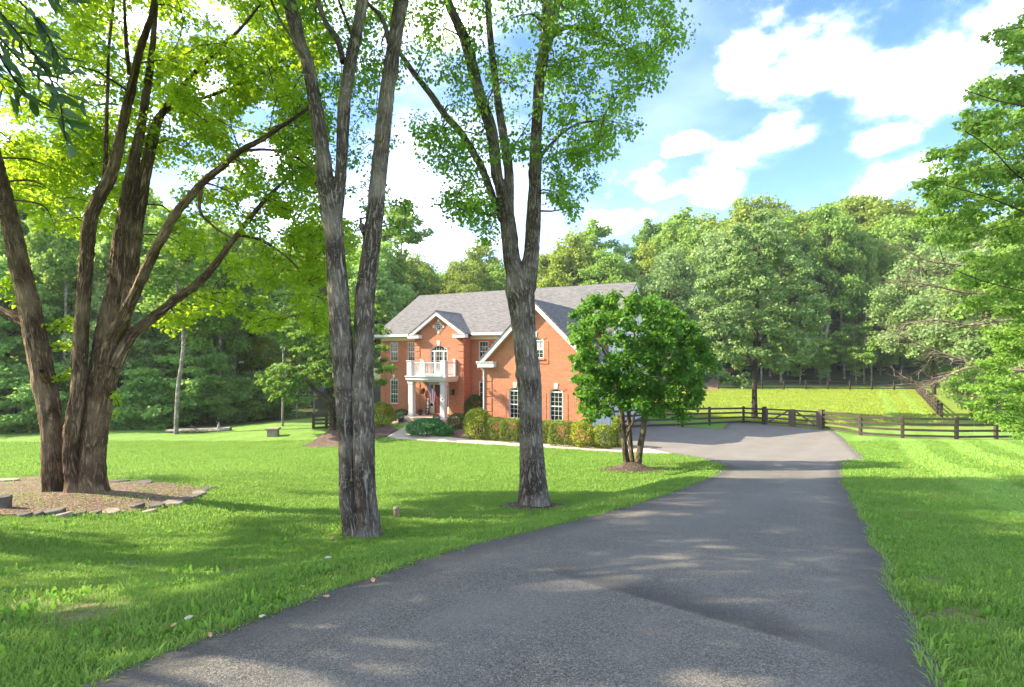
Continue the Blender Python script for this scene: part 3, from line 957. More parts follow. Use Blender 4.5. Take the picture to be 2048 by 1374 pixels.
# projecting entrance bay
bu0, bu1, bv = 4.15, 8.45, -1.0
bc = 6.3
bay = MB()
fd = arch(bc - .75, bc + .75, 3.30, 5.53, .30, 14)
rw = [(bc + .30 * math.cos(a), 6.93 + .30 * math.sin(a)) for a in np.linspace(0, 2 * math.pi, 20, False)]
door_hole = rect(bc - .90, bc + .90, .42, 2.72)
outer = [(bu0, -.4), (bu1, -.4), (bu1, 6.22), (bc, 7.85), (bu0, 6.22)]
bay.holed(outer, [fd, rw, door_hole], bv, .14)
bay.prism([(bv + .003, -.4), (-.003, -.4), (-.003, 6.22), (bv + .003, 6.22)], 'x', bu0 + .003, bu0 + .2)
bay.prism([(bv + .003, -.4), (-.003, -.4), (-.003, 6.22), (bv + .003, 6.22)], 'x', bu1 - .2, bu1 - .003)
bay.build('wall', M['brick'], house)
window(bc, bv, 3.32, 5.53, 1.5, .30, 6, 5, False, 5.12, label='arched french window opening on the white balcony')
# wide white stiles of the french doors
st = MB()
for x in (-.40, .40):
    st.box(bc + x - .055, bc + x + .055, bv + .035, bv + .10, 3.38, 5.09)
st.box(bc - .345, bc + .345, bv + .04, bv + .10, 3.38, 3.62)
st.build('door_stile', M['white'], house)
brick_arch(bc, bv, 5.53, 1.5, .30, .24)
keystone(bc, bv, 5.55, 1.1)
# round window
rf = MB()
ri = [(bc + .24 * math.cos(a), 6.93 + .24 * math.sin(a)) for a in np.linspace(0, 2 * math.pi, 20, False)]
rf.ring(rw, ri, bv + .02, bv + .11)
ro = rf.build('round_window', M['white'], house)
mu = MB()
for d in (-.085, .085):
    h = math.sqrt(.24**2 - d * d)
    mu.box(bc + d - .011, bc + d + .011, bv + .06, bv + .085, 6.93 - h, 6.93 + h)
    mu.box(bc - h, bc + h, bv + .0605, bv + .0845, 6.93 + d - .011, 6.93 + d + .011)
mu.build('muntin', M['white'], ro)
g = MB(); g.poly([(p[0], bv + .09, p[1]) for p in rw]); g.build('pane', M['glass'], ro)
rb = MB()
for k in range(20):
    a0, a1 = 2 * math.pi * k / 20, 2 * math.pi * (k + 1) / 20
    pp = [(bc + r * math.cos(a), 6.93 + r * math.sin(a)) for r, a in ((.305, a0), (.44, a0), (.44, a1), (.305, a1))]
    rb.prism(pp, 'y', bv - .02, bv + .002)
rb.build('brick_arch', M['brick'], house)
for dx, dz in ((0, 1), (0, -1), (1, 0), (-1, 0)):
    cx, cz = bc + dx * .42, 6.93 + dz * .42
    MB().box(cx - .085, cx + .085, bv - .045, bv + .01, cz - .095, cz + .095).build('keystone', M['cream'], house)

# wing
wu0, wu1, wv, wc = 12.34, 19.12, -4.7, 15.74
wing = MB()
wholes = [arch(u - .41, u + .41, .95, 2.84, .15) for u in (14.41, 17.07)] + [arch(wc - .53, wc + .53, 4.62, 5.87, .16)]
wing.holed([(wu0, -.5), (wu1, -.5), (wu1, 4.60), (wc, 7.92), (wu0, 4.60)], wholes, wv, .14)
wing.prism([(wv + .003, -.5), (-.003, -.5), (-.003, 4.60), (wv + .003, 4.60)], 'x', wu0 + .003, wu0 + .2)
wing.build('wall', M['brick'], house)
for u in (14.41, 17.07):
    window(u, wv, .95, 2.84, .82, .15, 3, 6)
    sill(u, wv, .95, .82); keystone(u, wv, 2.86, 1.0); brick_arch(u, wv, 2.84, .82, .15, .24)
window(wc, wv, 4.62, 5.87, 1.06, .16, 4, 4, True, None, .55)
sill(wc, wv, 4.62, 1.06); keystone(wc, wv, 5.89, 1.0); brick_arch(wc, wv, 5.87, 1.06, .16, .24)
# raised brick panel lines beside the wing windows
for u in (14.41, 17.07):
    for s in (-1, 1):
        MB().box(u + s * .68 - .05, u + s * .68 + .05, wv - .018, wv + .001, -.3, 2.55).build('brick_pilaster', M['brick'], house)
for s in (-1, 1):
    MB().box(wc + s * .80 - .05, wc + s * .80 + .05, wv - .018, wv + .001, 4.43, 5.6).build('brick_pilaster', M['brick'], house)
MB().box(wc - .85, wc + .85, wv - .03, wv + .001, 4.30, 4.42).build('brick_apron', M['brick'], house)

# quoins: stacked brick blocks standing proud with open joints
qm = {}
def quoins(u0, v0, zt, zb=-.1, right=False, wd=.50):
    z = zb
    while z + .42 <= zt:
        key = wd
        if key not in qm:
            o = MB().box(0, wd, 0, .34, 0, .41).build('quoin_block', M['brick'], house, bevel=.012)
            qm[key] = o
        else:
            o = qm[key].copy(); C.objects.link(o); o.parent = house
        o.location = (u0 - .035 if not right else u0 + .035 - wd, v0 - .035, z)
        z += .47
quoins(0, 0, 5.95)
quoins(bu0, bv, 6.0, .40)
quoins(bu1, bv, 6.0, .40, True)
quoins(wu0, wv, 4.1)
quoins(wu1, wv, 4.1, right=True)

# right end wall with siding and garage doors
MB().prism([(wv + .004, -.5), (11, -.5), (11, 6.22), (5.5, 9.9), (-.1, 6.3), (-.1, 4.58), (wv + .004, 4.58)], 'x', 18.9, 19.10).build('side_wall', M['siding'], house)
lap = MB()
for k in range(38):
    z = .2 + k * .17
    if z < 4.5:
        lap.box(19.10, 19.112, wv + .3, 10.9, z, z + .015)
    else:
        a = max(0, (z - 6.3) / .67)
        if z < 9.6:
            lap.box(19.10, 19.112, .05 + a, 10.9 - a, z, z + .015)
lap.build('siding_lap', M['siding'], house)['kind'] = 'stuff'
for k, v in enumerate((-2.6, .7, 4.0)):
    gd = MB().box(19.10, 19.16, v - 1.25, v + 1.25, -.1, 2.2).build('garage_door', M['white'], house)
    for r in range(4):
        for c in range(4):
            y = v - 1.25 + .1 + c * .6; z = -.02 + r * .55
            MB().box(19.16, 19.175, y, y + .5, z, z + .42).build('panel', M['white'], gd, bevel=.01)

# roofs
RM = 'roof_main'
front = MB().prism([(-.52, 6.42), (5.5, 10.2), (5.5, 10.07), (-.52, 6.30)], 'x', -.30, 19.42).build('roof', M['shingle'], house, RM, recalc=True)
MB().prism([(11.52, 6.42), (5.5, 10.2), (5.5, 10.07), (11.52, 6.30)], 'x', -.30, 19.42).build('roof', M['shingle'], house, RM)
MB().prism([(5.36, 10.10), (5.5, 10.235), (5.64, 10.10)], 'x', -.31, 19.43).build('ridge_cap', M['shingle'], house, 'roof_x')
ap = 8.09
k = .67
for s in (-1, 1):
    MB().prism([(bc, ap), (bc + s * 2.52, ap - k * 2.52), (bc + s * 2.52, ap - k * 2.52 - .11), (bc, ap - .11)], 'y', -1.42, 2.3).build('roof', M['shingle'], house, 1.79)
    MB().prism([(bc, ap - .112), (bc + s * 2.50, ap - k * 2.5 - .112), (bc + s * 2.50, ap - k * 2.5 - .36), (bc, ap - .36)], 'y', -1.39, -1.33).build('rake_board', M['white'], house)
    MB().prism([(bc, ap - .114), (bc + s * 2.48, ap - k * 2.48 - .114), (bc + s * 2.48, ap - k * 2.48 - .30), (bc, ap - .30)], 'y', -1.33, -.99).build('soffit', M['cream'], house)
    a, b = sorted((bc + s * 2.52, bc + s * 1.50))
    MB().box(a, b, -1.46, -.99, 6.07, 6.30).prism([(a, 6.302), (b, 6.302), (b, 6.33), (a, 6.33)], 'y', -1.50, -.99).build('eave_return', M['white'], house)
MB().prism([(bc - .12, ap - .10), (bc, ap + .03), (bc + .12, ap - .10)], 'y', -1.43, 2.05).build('ridge_cap', M['shingle'], house, 1.79)
ap = 8.10
k = .98
for s in (-1, 1):
    MB().prism([(wc, ap), (wc + s * 3.76, ap - k * 3.76), (wc + s * 3.76, ap - k * 3.76 - .13), (wc, ap - .13)], 'y', -5.12, 2.4).build('roof', M['shingle'], house, 1.41)
    MB().prism([(wc, ap - .132), (wc + s * 3.74, ap - k * 3.74 - .132), (wc + s * 3.74, ap - k * 3.74 - .44), (wc, ap - .44)], 'y', -5.09, -5.02).build('rake_board', M['white'], house)
    MB().prism([(wc, ap - .134), (wc + s * 3.72, ap - k * 3.72 - .134), (wc + s * 3.72, ap - k * 3.72 - .36), (wc, ap - .36)], 'y', -5.02, -4.69).build('soffit', M['cream'], house)
    a, b = sorted((wc + s * 3.72, wc + s * 2.62))
    MB().box(a, b, -5.10, -4.69, 4.06, 4.36).prism([(a, 4.362), (b, 4.362), (b, 4.40), (a, 4.40)], 'y', -5.16, -4.69).build('eave_return', M['white'], house)
    MB().box(*sorted((wc + s * 3.76, wc + s * 3.88)), -5.05, 0 if s < 0 else 0, 4.28, 4.43).build('gutter', M['white'], house)
MB().prism([(wc - .12, ap - .11), (wc, ap + .03), (wc + .12, ap - .11)], 'y', -5.13, 2.1).build('ridge_cap', M['shingle'], house, 1.41)
for a, b in ((-.32, 3.74), (8.86, 12.6)):
    MB().box(a, b, -.66, -.52, 6.26, 6.43).build('gutter', M['white'], house)
    MB().box(a + .02, b, -.52, .0, 6.20, 6.255).build('soffit', M['cream'], house)
for a, b in ((0.0, bu0), (bu1, 12.3)):
    MB().box(a, b, -.045, -.002, 5.97, 6.198).build('frieze_board', M['cream'], house)
for s0, s1 in (((-.52, 6.30), (5.5, 10.07)), ((11.52, 6.30), (5.5, 10.07))):
    for x0, x1 in ((19.36, 19.415), (-.295, -.24)):
        MB().prism([s0, s1, (s1[0], s1[1] - .28), (s0[0], s0[1] - .25)], 'x', x0, x1).build('rake_board', M['white'], house)
vt = tubes_mesh('roof_vent', [tube([(16.4, 5.9, 9.8), (16.4, 5.9, 10.32)], [.12, .12], 12), tube([(16.4, 5.9, 10.32), (16.4, 5.9, 10.42)], [.17, .15], 12)], M['stone'])
link('roof_vent', vt, house)
# downspout on the wing corner
ds, dr = catmull([(11.95, -5.0, 4.30), (11.97, -4.98, 4.18), (12.10, -4.86, 4.02), (12.26, -4.79, 3.85), (12.27, -4.78, 2.0), (12.27, -4.78, .1)], [.05] * 6, .2)
link('downspout', tubes_mesh('downspout', [tube(ds, dr, 8)], M['white']), house)

# portico: floor, steps, columns, deck, railing
pf = MB().box(4.25, 8.35, -3.1, -1.0, .18, .36).build('porch_floor', M['concrete'], house, bevel=.02)
MB().box(4.10, 8.50, -3.14, -1.02, -.2, .176).build('step', M['stepstone'], house, bevel=.02)
MB().box(3.85, 8.80, -3.56, -1.05, -.3, .02).build('step', M['stepstone'], house, bevel=.02)
MB().box(4.30, 8.30, -3.05, -1.03, .362, .375).build('paving', M['concrete'], house)
pu0, pu1, pv = 4.62, 8.02, -2.72
col_m = None
for u in (pu0 + .32, pu1 - .32):
    c = MB().box(-.19, .19, -.19, .19, .36, 2.90)
    c = c.build('column', M['white'], house, bevel=.012)
    c.location = (u, pv + .30, 0)
    MB().box(-.23, .23, -.23, .23, .376, .52).build('column_base', M['white'], c, bevel=.015)
    MB().box(-.23, .23, -.23, .23, 2.74, 2.88).build('capital', M['white'], c, bevel=.015)
MB().box(pu0 + .06, pu1 - .06, pv + .06, -1.03, 2.90, 3.04).build('beam', M['cream'], house)
MB().box(pu0 - .02, pu1 + .02, pv - .02, -1.02, 3.04, 3.25).prism([(pu0 - .08, 3.25), (pu1 + .08, 3.25), (pu1 + .08, 3.31), (pu0 - .08, 3.31)], 'y', pv - .08, -1.02).build('balcony_deck', M['white'], house)
def newel(u, v, s, top):
    n = MB().box(u - s, u + s, v - s, v + s, 3.312, top).build('newel_post', M['white'], house)
    MB().box(u - s - .04, u + s + .04, v - s - .04, v + s + .04, top + .002, top + .06).build('post_cap', M['white'], n, bevel=.015)
    if s > .15:
        pn = MB()
        pn.box(u - s + .07, u + s - .07, v - s - .012, v - s + .001, 3.45, top - .12)
        pn.build('post_panel', M['white'], n)
nl, nr, nv = pu0 + .24, pu1 - .24, pv + .24
newel(nl, nv, .19, 4.36); newel(nr, nv, .19, 4.36)
newel(nl, -1.12, .08, 4.44); newel(nr, -1.12, .08, 4.44)
newel(pu0 + 1.45, nv, .055, 4.36)
rl = [(nl + .19, nr - .19, nv - .04, nv + .04)]
MB().box(nl + .19, nr - .19, nv - .045, nv + .045, 4.24, 4.31).build('rail', M['white'], house)
MB().box(nl + .19, nr - .19, nv - .035, nv + .035, 3.42, 3.48).build('rail', M['white'], house)
for u in (nl, nr):
    MB().box(u - .045, u + .045, nv + .19, -1.2, 4.24, 4.31).build('rail', M['white'], house)
    MB().box(u - .035, u + .035, nv + .19, -1.2, 3.42, 3.48).build('rail', M['white'], house)
bal_v, bal_q, bal_u = tube([(0, 0, 3.48), (0, 0, 3.56), (0, 0, 3.57), (0, 0, 3.70), (0, 0, 3.90), (0, 0, 4.10), (0, 0, 4.16), (0, 0, 4.24)], [.026, .026, .020, .031, .026, .017, .025, .025], 8)
bal_me = np_mesh('baluster', bal_v, bal_q, M['white'], bal_u, True)
x = nl + .29
while x < nr - .26:
    if abs(x - (pu0 + 1.45)) > .08:
        link('baluster', bal_me, house, (x, nv, 0))
    x += .128
for u in (nl, nr):
    y = nv + .29
    while y < -1.24:
        link('baluster', bal_me, house, (u, y, 0))
        y += .128

# front door
dv = bv + .05
fr = MB()
for x in (-.90, -.52, .42, .80):
    fr.box(bc + x, bc + x + .10, dv, dv + .08, .50, 2.62)
fr.box(bc - .90, bc + .90, dv, dv + .08, 2.622, 2.72)
fro = fr.build('door_frame', M['cream'], house)
MB().box(bc - .92, bc + .92, bv - .10, bv + .13, .377, .50).build('threshold', M['doorframe'], house)
dr_ = MB().box(bc - .418, bc + .418, dv + .03, dv + .075, .505, 2.615).build('front_door', M['doorred'], house)
for cx in (-.2, .2):
    for z0, z1 in ((.62, 1.15), (1.27, 1.95), (2.07, 2.5)):
        MB().box(bc + cx - .15, bc + cx + .15, dv + .018, dv + .031, z0, z1).build('panel', M['doorred'], dr_, bevel=.008)
link('handle', tubes_mesh('handle', [tube([(bc + .34, dv - .02, 1.35), (bc + .34, dv - .02, 1.55)], [.015, .015], 8), tube([(bc + .34, dv - .02, 1.5), (bc + .34, dv + .035, 1.5)], [.012, .012], 6)], M['blackmetal']), dr_)
for a, b in ((bc - .80, bc - .52), (bc + .52, bc + .80)):
    sl = MB().box(a, b, dv + .03, dv + .07, .505, 1.0).build('sidelight', M['cream'], house)
    gl = MB(); gl.poly([(a, dv + .05, 1.0), (b, dv + .05, 1.0), (b, dv + .05, 2.62), (a, dv + .05, 2.62)]); gl.build('pane', M['glass'], sl)
    mm = MB()
    for z in (1.33, 1.65, 1.98, 2.3):
        mm.box(a, b, dv + .025, dv + .049, z - .012, z + .012)
    mm.build('muntin', M['cream'], sl)
bk = MB(); bk.box(bc - .95, bc + .95, bv + .142, bv + .16, .3, 2.8); bk.build('door_backing', M['blackmetal'], house)

def hw(u, v, z):
    x, y = from_house(u, v)
    return Vector((x, y, z))

# lanterns
def lantern(u, label):
    t = thing('wall_lantern', label, 'lantern', hw(u, bv, 2.1), -TH, 'black lanterns beside the front door')
    MB().box(-.06, .06, -.03, -.002, -.02, .22).build('back_plate', M['blackmetal'], t)
    link('arm', tubes_mesh('arm', [tube(*catmull([(0, -.02, .16), (0, -.10, .26), (0, -.18, .27), (0, -.19, .22)], [.012] * 4, .03), 6)], M['blackmetal']), t)
    f = MB()
    for sx in (-1, 1):
        for sy in (-1, 1):
            f.box(sx * .085 - .01, sx * .085 + .01, -.19 + sy * .085 - .01, -.19 + sy * .085 + .01, -.16, .10)
    f.box(-.10, .10, -.29, -.09, -.19, -.16)
    f.prism([(-.11, .10), (.11, .10), (.03, .21), (-.03, .21)], 'y', -.27, -.11)
    f.build('cage', M['blackmetal'], t)
    MB().box(-.072, .072, -.262, -.118, -.155, .095).build('glass', M['glass'], t)
lantern(4.96, 'black wall lantern left of the front door above the welcome sign')
lantern(7.62, 'black wall lantern right of the front door beside the column')

# welcome sign leaning on the wall
ws = thing('welcome_sign', 'tall black board sign reading WELCOME in white letters by the door', 'sign', hw(5.42, bv - .22, .376), -TH)
ws.rotation_euler = (math.radians(-6), 0, -TH)
MB().box(-.15, .15, -.012, .012, 0, 1.55).build('board', M['signblack'], ws, bevel=.004)
for k, ch in enumerate('WELCOME'):
    cu = bpy.data.curves.new('letter', 'FONT'); cu.body = ch; cu.size = .215; cu.align_x = 'CENTER'; cu.extrude = .003; cu.resolution_u = 2; cu.offset = .002
    tmp = bpy.data.objects.new('letter_curve', cu); C.objects.link(tmp)
    bpy.context.view_layer.update()
    lme = bpy.data.meshes.new_from_object(tmp.evaluated_get(bpy.context.evaluated_depsgraph_get()))
    bpy.data.objects.remove(tmp)
    lme.materials.clear()
    o = link('letter', lme)
    o.parent = ws; o.rotation_euler = (math.radians(90), 0, 0); o.location = (0, -.0155, 1.33 - k * .207)
    if ch in 'WM': o.scale = (.80, 1, 1)
    lme.materials.append(M['letter'])

# flag on a pole fixed to the right column
fl = thing('flag', 'red white and blue striped flag hanging from an angled pole on the column', 'flag', hw(7.70, pv + .11, 1.72), -TH)
tipv = Vector((-.92, -.62, 1.22))
link('pole', tubes_mesh('pole', [tube([(0, 0, 0), tuple(tipv)], [.014, .012], 8), tube([tuple(tipv), tuple(tipv * 1.02)], [.022, .018], 8)], M['blackmetal']), fl)
link('bracket', tubes_mesh('bracket', [tube([(0, .02, -.04), (0, -.03, .03)], [.035, .025], 8)], M['blackmetal']), fl)
# cloth hanging from the outer half of the pole; rows follow the hoist (along the pole), columns fall with the fly
NU, NV = 26, 40
Pg = np.zeros((NU + 1, NV + 1, 3))
hoist = .80; fly = 1.18
for a in range(NU + 1):
    t = a / NU
    base = np.array(tipv * (0.97 - t * .60))
    for b in range(NV + 1):
        s = b / NV
        fold = math.sin(t * 11 + s * 1.5) * .05 * (.3 + s) + math.sin(t * 23 - s * 2) * .018 * s
        pinch = (1 - .30 * s**.8)
        mid = np.array(tipv * .74)
        bp = mid + (base - mid) * pinch
        Pg[a, b] = bp + np.array([.04 * s + fold * .35, fold, -fly * s * (.88 + .12 * (1 - t)) + .02 * math.sin(t * 9)])
ids = np.arange((NU + 1) * (NV + 1)).reshape(NU + 1, NV + 1)
grp = {'red': [], 'white': [], 'blue': []}
for a in range(NU):
    for b in range(NV):
        k = int(a / NU * 13)
        col = 'blue' if (a < NU * 7 / 13 and b < NV * .36) else ('red' if k % 2 == 0 else 'white')
        grp[col].append((ids[a, b], ids[a + 1, b], ids[a + 1, b + 1], ids[a, b + 1]))
for nm, mt, pn in (('red', 'flagred', 'stripe'), ('white', 'flagwhite', 'stripe'), ('blue', 'flagblue', 'canton')):
    o = link(pn, np_mesh(pn, Pg.reshape(-1, 3), grp[nm], M[mt], None, True), fl)
    if pn == 'stripe': o['label'] = nm + ' stripes of the flag'
stv, stf = [], []
for r in range(9):
    for c in range(6 if r % 2 == 0 else 5):
        a = (r + 1) / 10 * NU * 7 / 13; b = ((c * 2 + 1 + r % 2) / 12) * NV * .40
        p = Pg[int(a), int(b)]; i0 = len(stv)
        nrm = np.cross(Pg[min(int(a) + 1, NU), int(b)] - p, Pg[int(a), int(b) + 1] - p); nrm /= np.linalg.norm(nrm) + 1e-9
        if nrm[1] > 0: nrm = -nrm
        e1 = norm(Pg[min(int(a) + 1, NU), int(b)] - p); e2 = np.cross(nrm, e1)
        for q in range(10):
            rr = .017 if q % 2 == 0 else .007
            stv.append(p + nrm * .004 + rr * (math.cos(q * math.pi / 5) * e1 + math.sin(q * math.pi / 5) * e2))
        for q in range(10):
            stf.append((i0 + q, i0 + (q + 1) % 10, i0 + (q + 2) % 10))
so = link('star', np_mesh('star', stv, stf, M['flagwhite']), fl); so['kind'] = 'stuff'

# potted topiary balls and a flower pot
def lathe(prof, sides=20):
    ang = np.linspace(0, 2 * np.pi, sides, False)
    V = np.array([(r * math.cos(a), r * math.sin(a), z) for r, z in prof for a in ang])
    q = [(i * sides + j, i * sides + (j + 1) % sides, (i + 1) * sides + (j + 1) % sides, (i + 1) * sides + j) for i in range(len(prof) - 1) for j in range(sides)]
    return V, np.array(q)
def topiary(u, v, z, label):
    t = thing('potted_topiary', label, 'potted plant', hw(u, v, z), 0, 'topiary pots on the front step')
    V_, q_ = lathe([(.001, 0), (.15, 0), (.20, .26), (.22, .27), (.22, .31), (.19, .31), (.18, .28), (.001, .28)])
    link('pot', np_mesh('pot', V_, q_, M['pot'], None, True), t)
    n = 1500
    d = norm(rng.normal(0, 1, (n, 3))); c = d * rng.uniform(.22, .275, n)[:, None] + np.array([0, 0, .47])
    V_, q_ = leaf_quads(c, d, rng.uniform(.03, .055, n), .4, .0, .3)
    link('foliage', np_mesh('foliage', V_, q_, M['topiary']), t, kind='stuff')
topiary(4.62, -3.32, .02, 'round clipped topiary ball in a grey pot beside the left column')
topiary(7.72, -3.34, .02, 'round clipped topiary ball in a grey pot below the flag')
fp = thing('flower_pot', 'small round pot of purple flowers on the porch beside the welcome sign', 'potted plant', hw(5.02, -1.55, .376))
V_, q_ = lathe([(.001, 0), (.11, 0), (.15, .2), (.16, .2), (.14, .18), (.001, .18)])
link('pot', np_mesh('pot', V_, q_, M['claypot'], None, True), fp)
d = norm(rng.normal(0, 1, (260, 3)) * np.array([1, 1, .6])); c = d * rng.uniform(.08, .24, 260)[:, None] + np.array([0, 0, .30])
V_, q_ = leaf_quads(c, d, rng.uniform(.05, .08, 260), .4, 0, .6)
link('foliage', np_mesh('foliage', V_[:600], q_[:150], M['darkshrub']), fp, kind='stuff')
link('flower', np_mesh('flower', V_[600:], q_[:110], M['purple']), fp, kind='stuff')

# ------------------------------------------------------------------ fences
def make_post(b, h, s=.075, cap=True):
    b.box(-s, s, -s, s, -.3, h)
    return b
def fence(name, label, pts, h=1.3, rails=4, mat='fence', group=None, posth=None, post_s=.07, postmat=None, first=True, last=True):
    t = thing(name, label, 'fence', pts[0], 0, group)
    o0 = pts[0]
    for k, p in enumerate(pts):
        if (k == 0 and not first) or (k == len(pts) - 1 and not last):
            continue
        q = pts[min(k + 1, len(pts) - 1)] - pts[max(k - 1, 0)]
        b = make_post(MB(), (posth or h) + .04, post_s)
        o = b.build('post', M[postmat or mat], t, bevel=.01)
        o.location = p - o0; o.rotation_euler = (0, 0, math.atan2(q.y, q.x))
    for k in range(len(pts) - 1):
        a, b_ = pts[k] - o0, pts[k + 1] - o0
        d = b_ - a; L = math.hypot(d.x, d.y); dn = Vector((d.x, d.y, 0)) / L; side = Vector((dn.y, -dn.x, 0)) * (post_s + .016)
        for r in range(rails):
            z = h * (1 - r / (rails - .25)) - .10
            m = MB()
            hh, tt = .068, .016
            nrm = Vector((dn.y, -dn.x, 0))
            e0 = a + side - dn * .03 ; e1 = b_ + side + dn * .03
            jz0, jz1 = random.uniform(-.012, .012), random.uniform(-.012, .012)
            pts8 = []
            for e, jz in ((e0, jz0), (e1, jz1)):
                for sy in (-tt, tt):
                    for sz in (-hh, hh):
                        pts8.append(tuple(e + nrm * sy + Vector((0, 0, z + sz + jz))))
            m.v = pts8
            m.f = [[0, 1, 3, 2], [4, 6, 7, 5], [0, 4, 5, 1], [2, 3, 7, 6], [0, 2, 6, 4], [1, 5, 7, 3]]
            m.build('rail', M[mat], t)
    return t
gL, gM, gR = gp(1530, 849.7), gp(1585, 853.5), gp(1641, 858.0)
gL2 = gp(1526, 849.2)
front_l = [gp(1205, 858), gp(1285, 855.5), gp(1365, 853.0), gp(1419, 850.0), gp(1487, 846.8), gL2]
front_l[0] = front_l[1] + (front_l[1] - front_l[2]); front_l[0].z = gz(front_l[0].x, front_l[0].y)
fence('board_fence', 'dark four rail fence left of the wooden gate behind the paved court', front_l, 1.32)
front_r = [gR + Vector((.16, -.05, 0)), gp(1721, 870.5), gp(1805, 876), gp(1913, 878.5), gp(1992, 878)]
fence('board_fence', 'dark four rail fence right of the wooden gate along the striped lawn', front_r, 1.34, post_s=.085)
side2 = [front_r[-1], gp(2080, 876), gp(2180, 874)]
fence('board_fence', 'short run of dark fence turning off behind the leaning foliage on the right', side2, 1.3, first=False)
# far pasture fence, set out in even bays
fa, fb = Vector((29.0, 73.0, 0)), Vector((56.0, 72.0, 0))
far = []
for k in range(10):
    p = fa.lerp(fb, k / 9); p.z = gz(p.x, p.y); far.append(p)
fence('board_fence', 'long dark three rail fence across the far end of the pasture before the wood', far, 1.30, 3, post_s=.09)
sa, sb = far[-1], Vector((37.6, 45.5, 0))
sd = []
for k in range(12):
    p = sa.lerp(sb, k / 11); p.z = gz(p.x, p.y); sd.append(p)
fence('board_fence', 'brown side fence running down the right edge of the pasture', sd, 1.25, 4, first=False, post_s=.085)
lf = [gp(627, 857.5), gp(653, 856.5), gp(690, 853)]
lf[2] = lf[1] + (lf[1] - lf[0]) * 1.6; lf[2].z = gz(lf[2].x, lf[2].y) + .1
fence('board_fence', 'short dark fence panel by the woods behind the small bushy tree', lf, .95, 4, post_s=.08)

# gate with diagonal braces
gt = thing('farm_gate', 'brown wooden double farm gate with diagonal braces closing the pasture', 'gate', gL)
for p, s in ((gL, .10), (gM, .16), (gR, .13)):
    o = make_post(MB(), 1.42 if p is not gM else 1.30, s).build('post', M['fencegrey' if p is not gL else 'fence'], gt, bevel=.012)
    d = gR - gL
    o.location = p - gL; o.rotation_euler = (0, 0, math.atan2(d.y, d.x))
for a, b, fl_ in ((gL, gM, 1), (gM, gR, -1)):
    leaf = None
    a2, b2 = a - gL, b - gL
    d = b2 - a2; L = d.length; dn = d.normalized(); nrm = Vector((dn.y, -dn.x, 0))
    def plank(p, q, h=.065, t=.02, off=.03):
        m = MB(); pts8 = []
        upv = Vector((0, 0, 1))
        pd = (q - p).normalized(); pn = pd.cross(nrm).normalized()
        for e in (p, q):
            for sy in (-t, t):
                for sz in (-h, h):
                    pts8.append(tuple(e + nrm * (sy + off) + pn * sz))
        m.v = pts8; m.f = [[0, 1, 3, 2], [4, 6, 7, 5], [0, 4, 5, 1], [2, 3, 7, 6], [0, 2, 6, 4], [1, 5, 7, 3]]
        return m
    i0, i1 = a2 + dn * .18, b2 - dn * .20
    for z in (1.22, .88, .54, .22):
        plank(i0 + Vector((0, 0, z)), i1 + Vector((0, 0, z))).build('gate_rail', M['fencegrey'], gt)
    for e in (i0, i1):
        plank(e + Vector((0, 0, .14)), e + Vector((0, 0, 1.28)), .06, .02, .075).build('gate_stile', M['fencegrey'], gt)
    lo, hi = (i0, i1) if fl_ > 0 else (i1, i0)
    plank(lo + Vector((0, 0, .2)), hi + Vector((0, 0, 1.22)), .06, .018, .118).build('brace', M['fencegrey'], gt)

# ------------------------------------------------------------------ small yard things
pp = gp(793, 1037.5)
pt = thing('marker_post', 'short pale round post with a domed cap standing in the lawn', 'post', pp)
sc = pp.y / F
V_, q_ = lathe([(.001, -.1), (6.0 * sc, -.1), (5.7 * sc, 19 * sc), (5.6 * sc, 19.5 * sc), (.001, 19.6 * sc)], 18)
link('shaft', np_mesh('shaft', V_, q_, M['postwood'], None, True), pt)
V_, q_ = lathe([(6.6 * sc, 19.0 * sc), (7.0 * sc, 20 * sc), (6.2 * sc, 22.5 * sc), (3.5 * sc, 24.5 * sc), (.001, 25.2 * sc)], 18)
link('cap', np_mesh('cap', V_, q_, M['stonepale'], None, True), pt)

sb_ = gp(546, 872)
sbx = thing('stone_well', 'square stone box with an overhanging flat slab on the lawn before the wood', 'well', sb_, .15)
s = sb_.y / F
MB().box(-10 * s, 10 * s, -8 * s, 8 * s, -.2, 12.5 * s).build('body', M['stonepale'], sbx, bevel=.03)
MB().box(-13 * s, 13 * s, -10.5 * s, 10.5 * s, 12.6 * s, 16.5 * s).build('slab', M['stonepale'], sbx, bevel=.04)

# flat edging stones round the chip bed; each its own piece of the bed
def flat_stone(rx, ry, h, sd):
    r = np.random.default_rng(sd)
    n = 9
    ang = np.sort(np.linspace(0, 2 * np.pi, n, False) + r.uniform(-.25, .25, n))
    rr = r.uniform(.75, 1.1, n)
    ring = [(rx * k * math.cos(a), ry * k * math.sin(a)) for a, k in zip(ang, rr)]
    m = MB(); m.prism(ring, 'z', -.05, h)
    bm_ = m
    return bm_
EDGE = [(8, 1018, 26, 34, 1), (70, 1033, 30, 9, 0), (105, 1029, 56, 13, 0), (128, 1034, 34, 9, 0), (156, 1031, 30, 7, 0), (190, 1030, 22, 8, 0), (222, 1028, 44, 7, 0), (272, 1018, 32, 16, 0), (312, 1016, 40, 14, 0),
        (346, 1010, 40, 12, 0), (372, 1003, 26, 12, 0), (390, 997, 28, 11, 0), (398, 991, 30, 10, 0), (404, 984, 24, 8, 0), (418, 979, 26, 8, 0), (300, 1027, 26, 8, 0), (240, 965, 40, 6, 0), (285, 968, 40, 5, 0), (16, 964, 50, 9, 0), (-40, 1034, 40, 12, 0), (48, 1034, 26, 9, 0)]
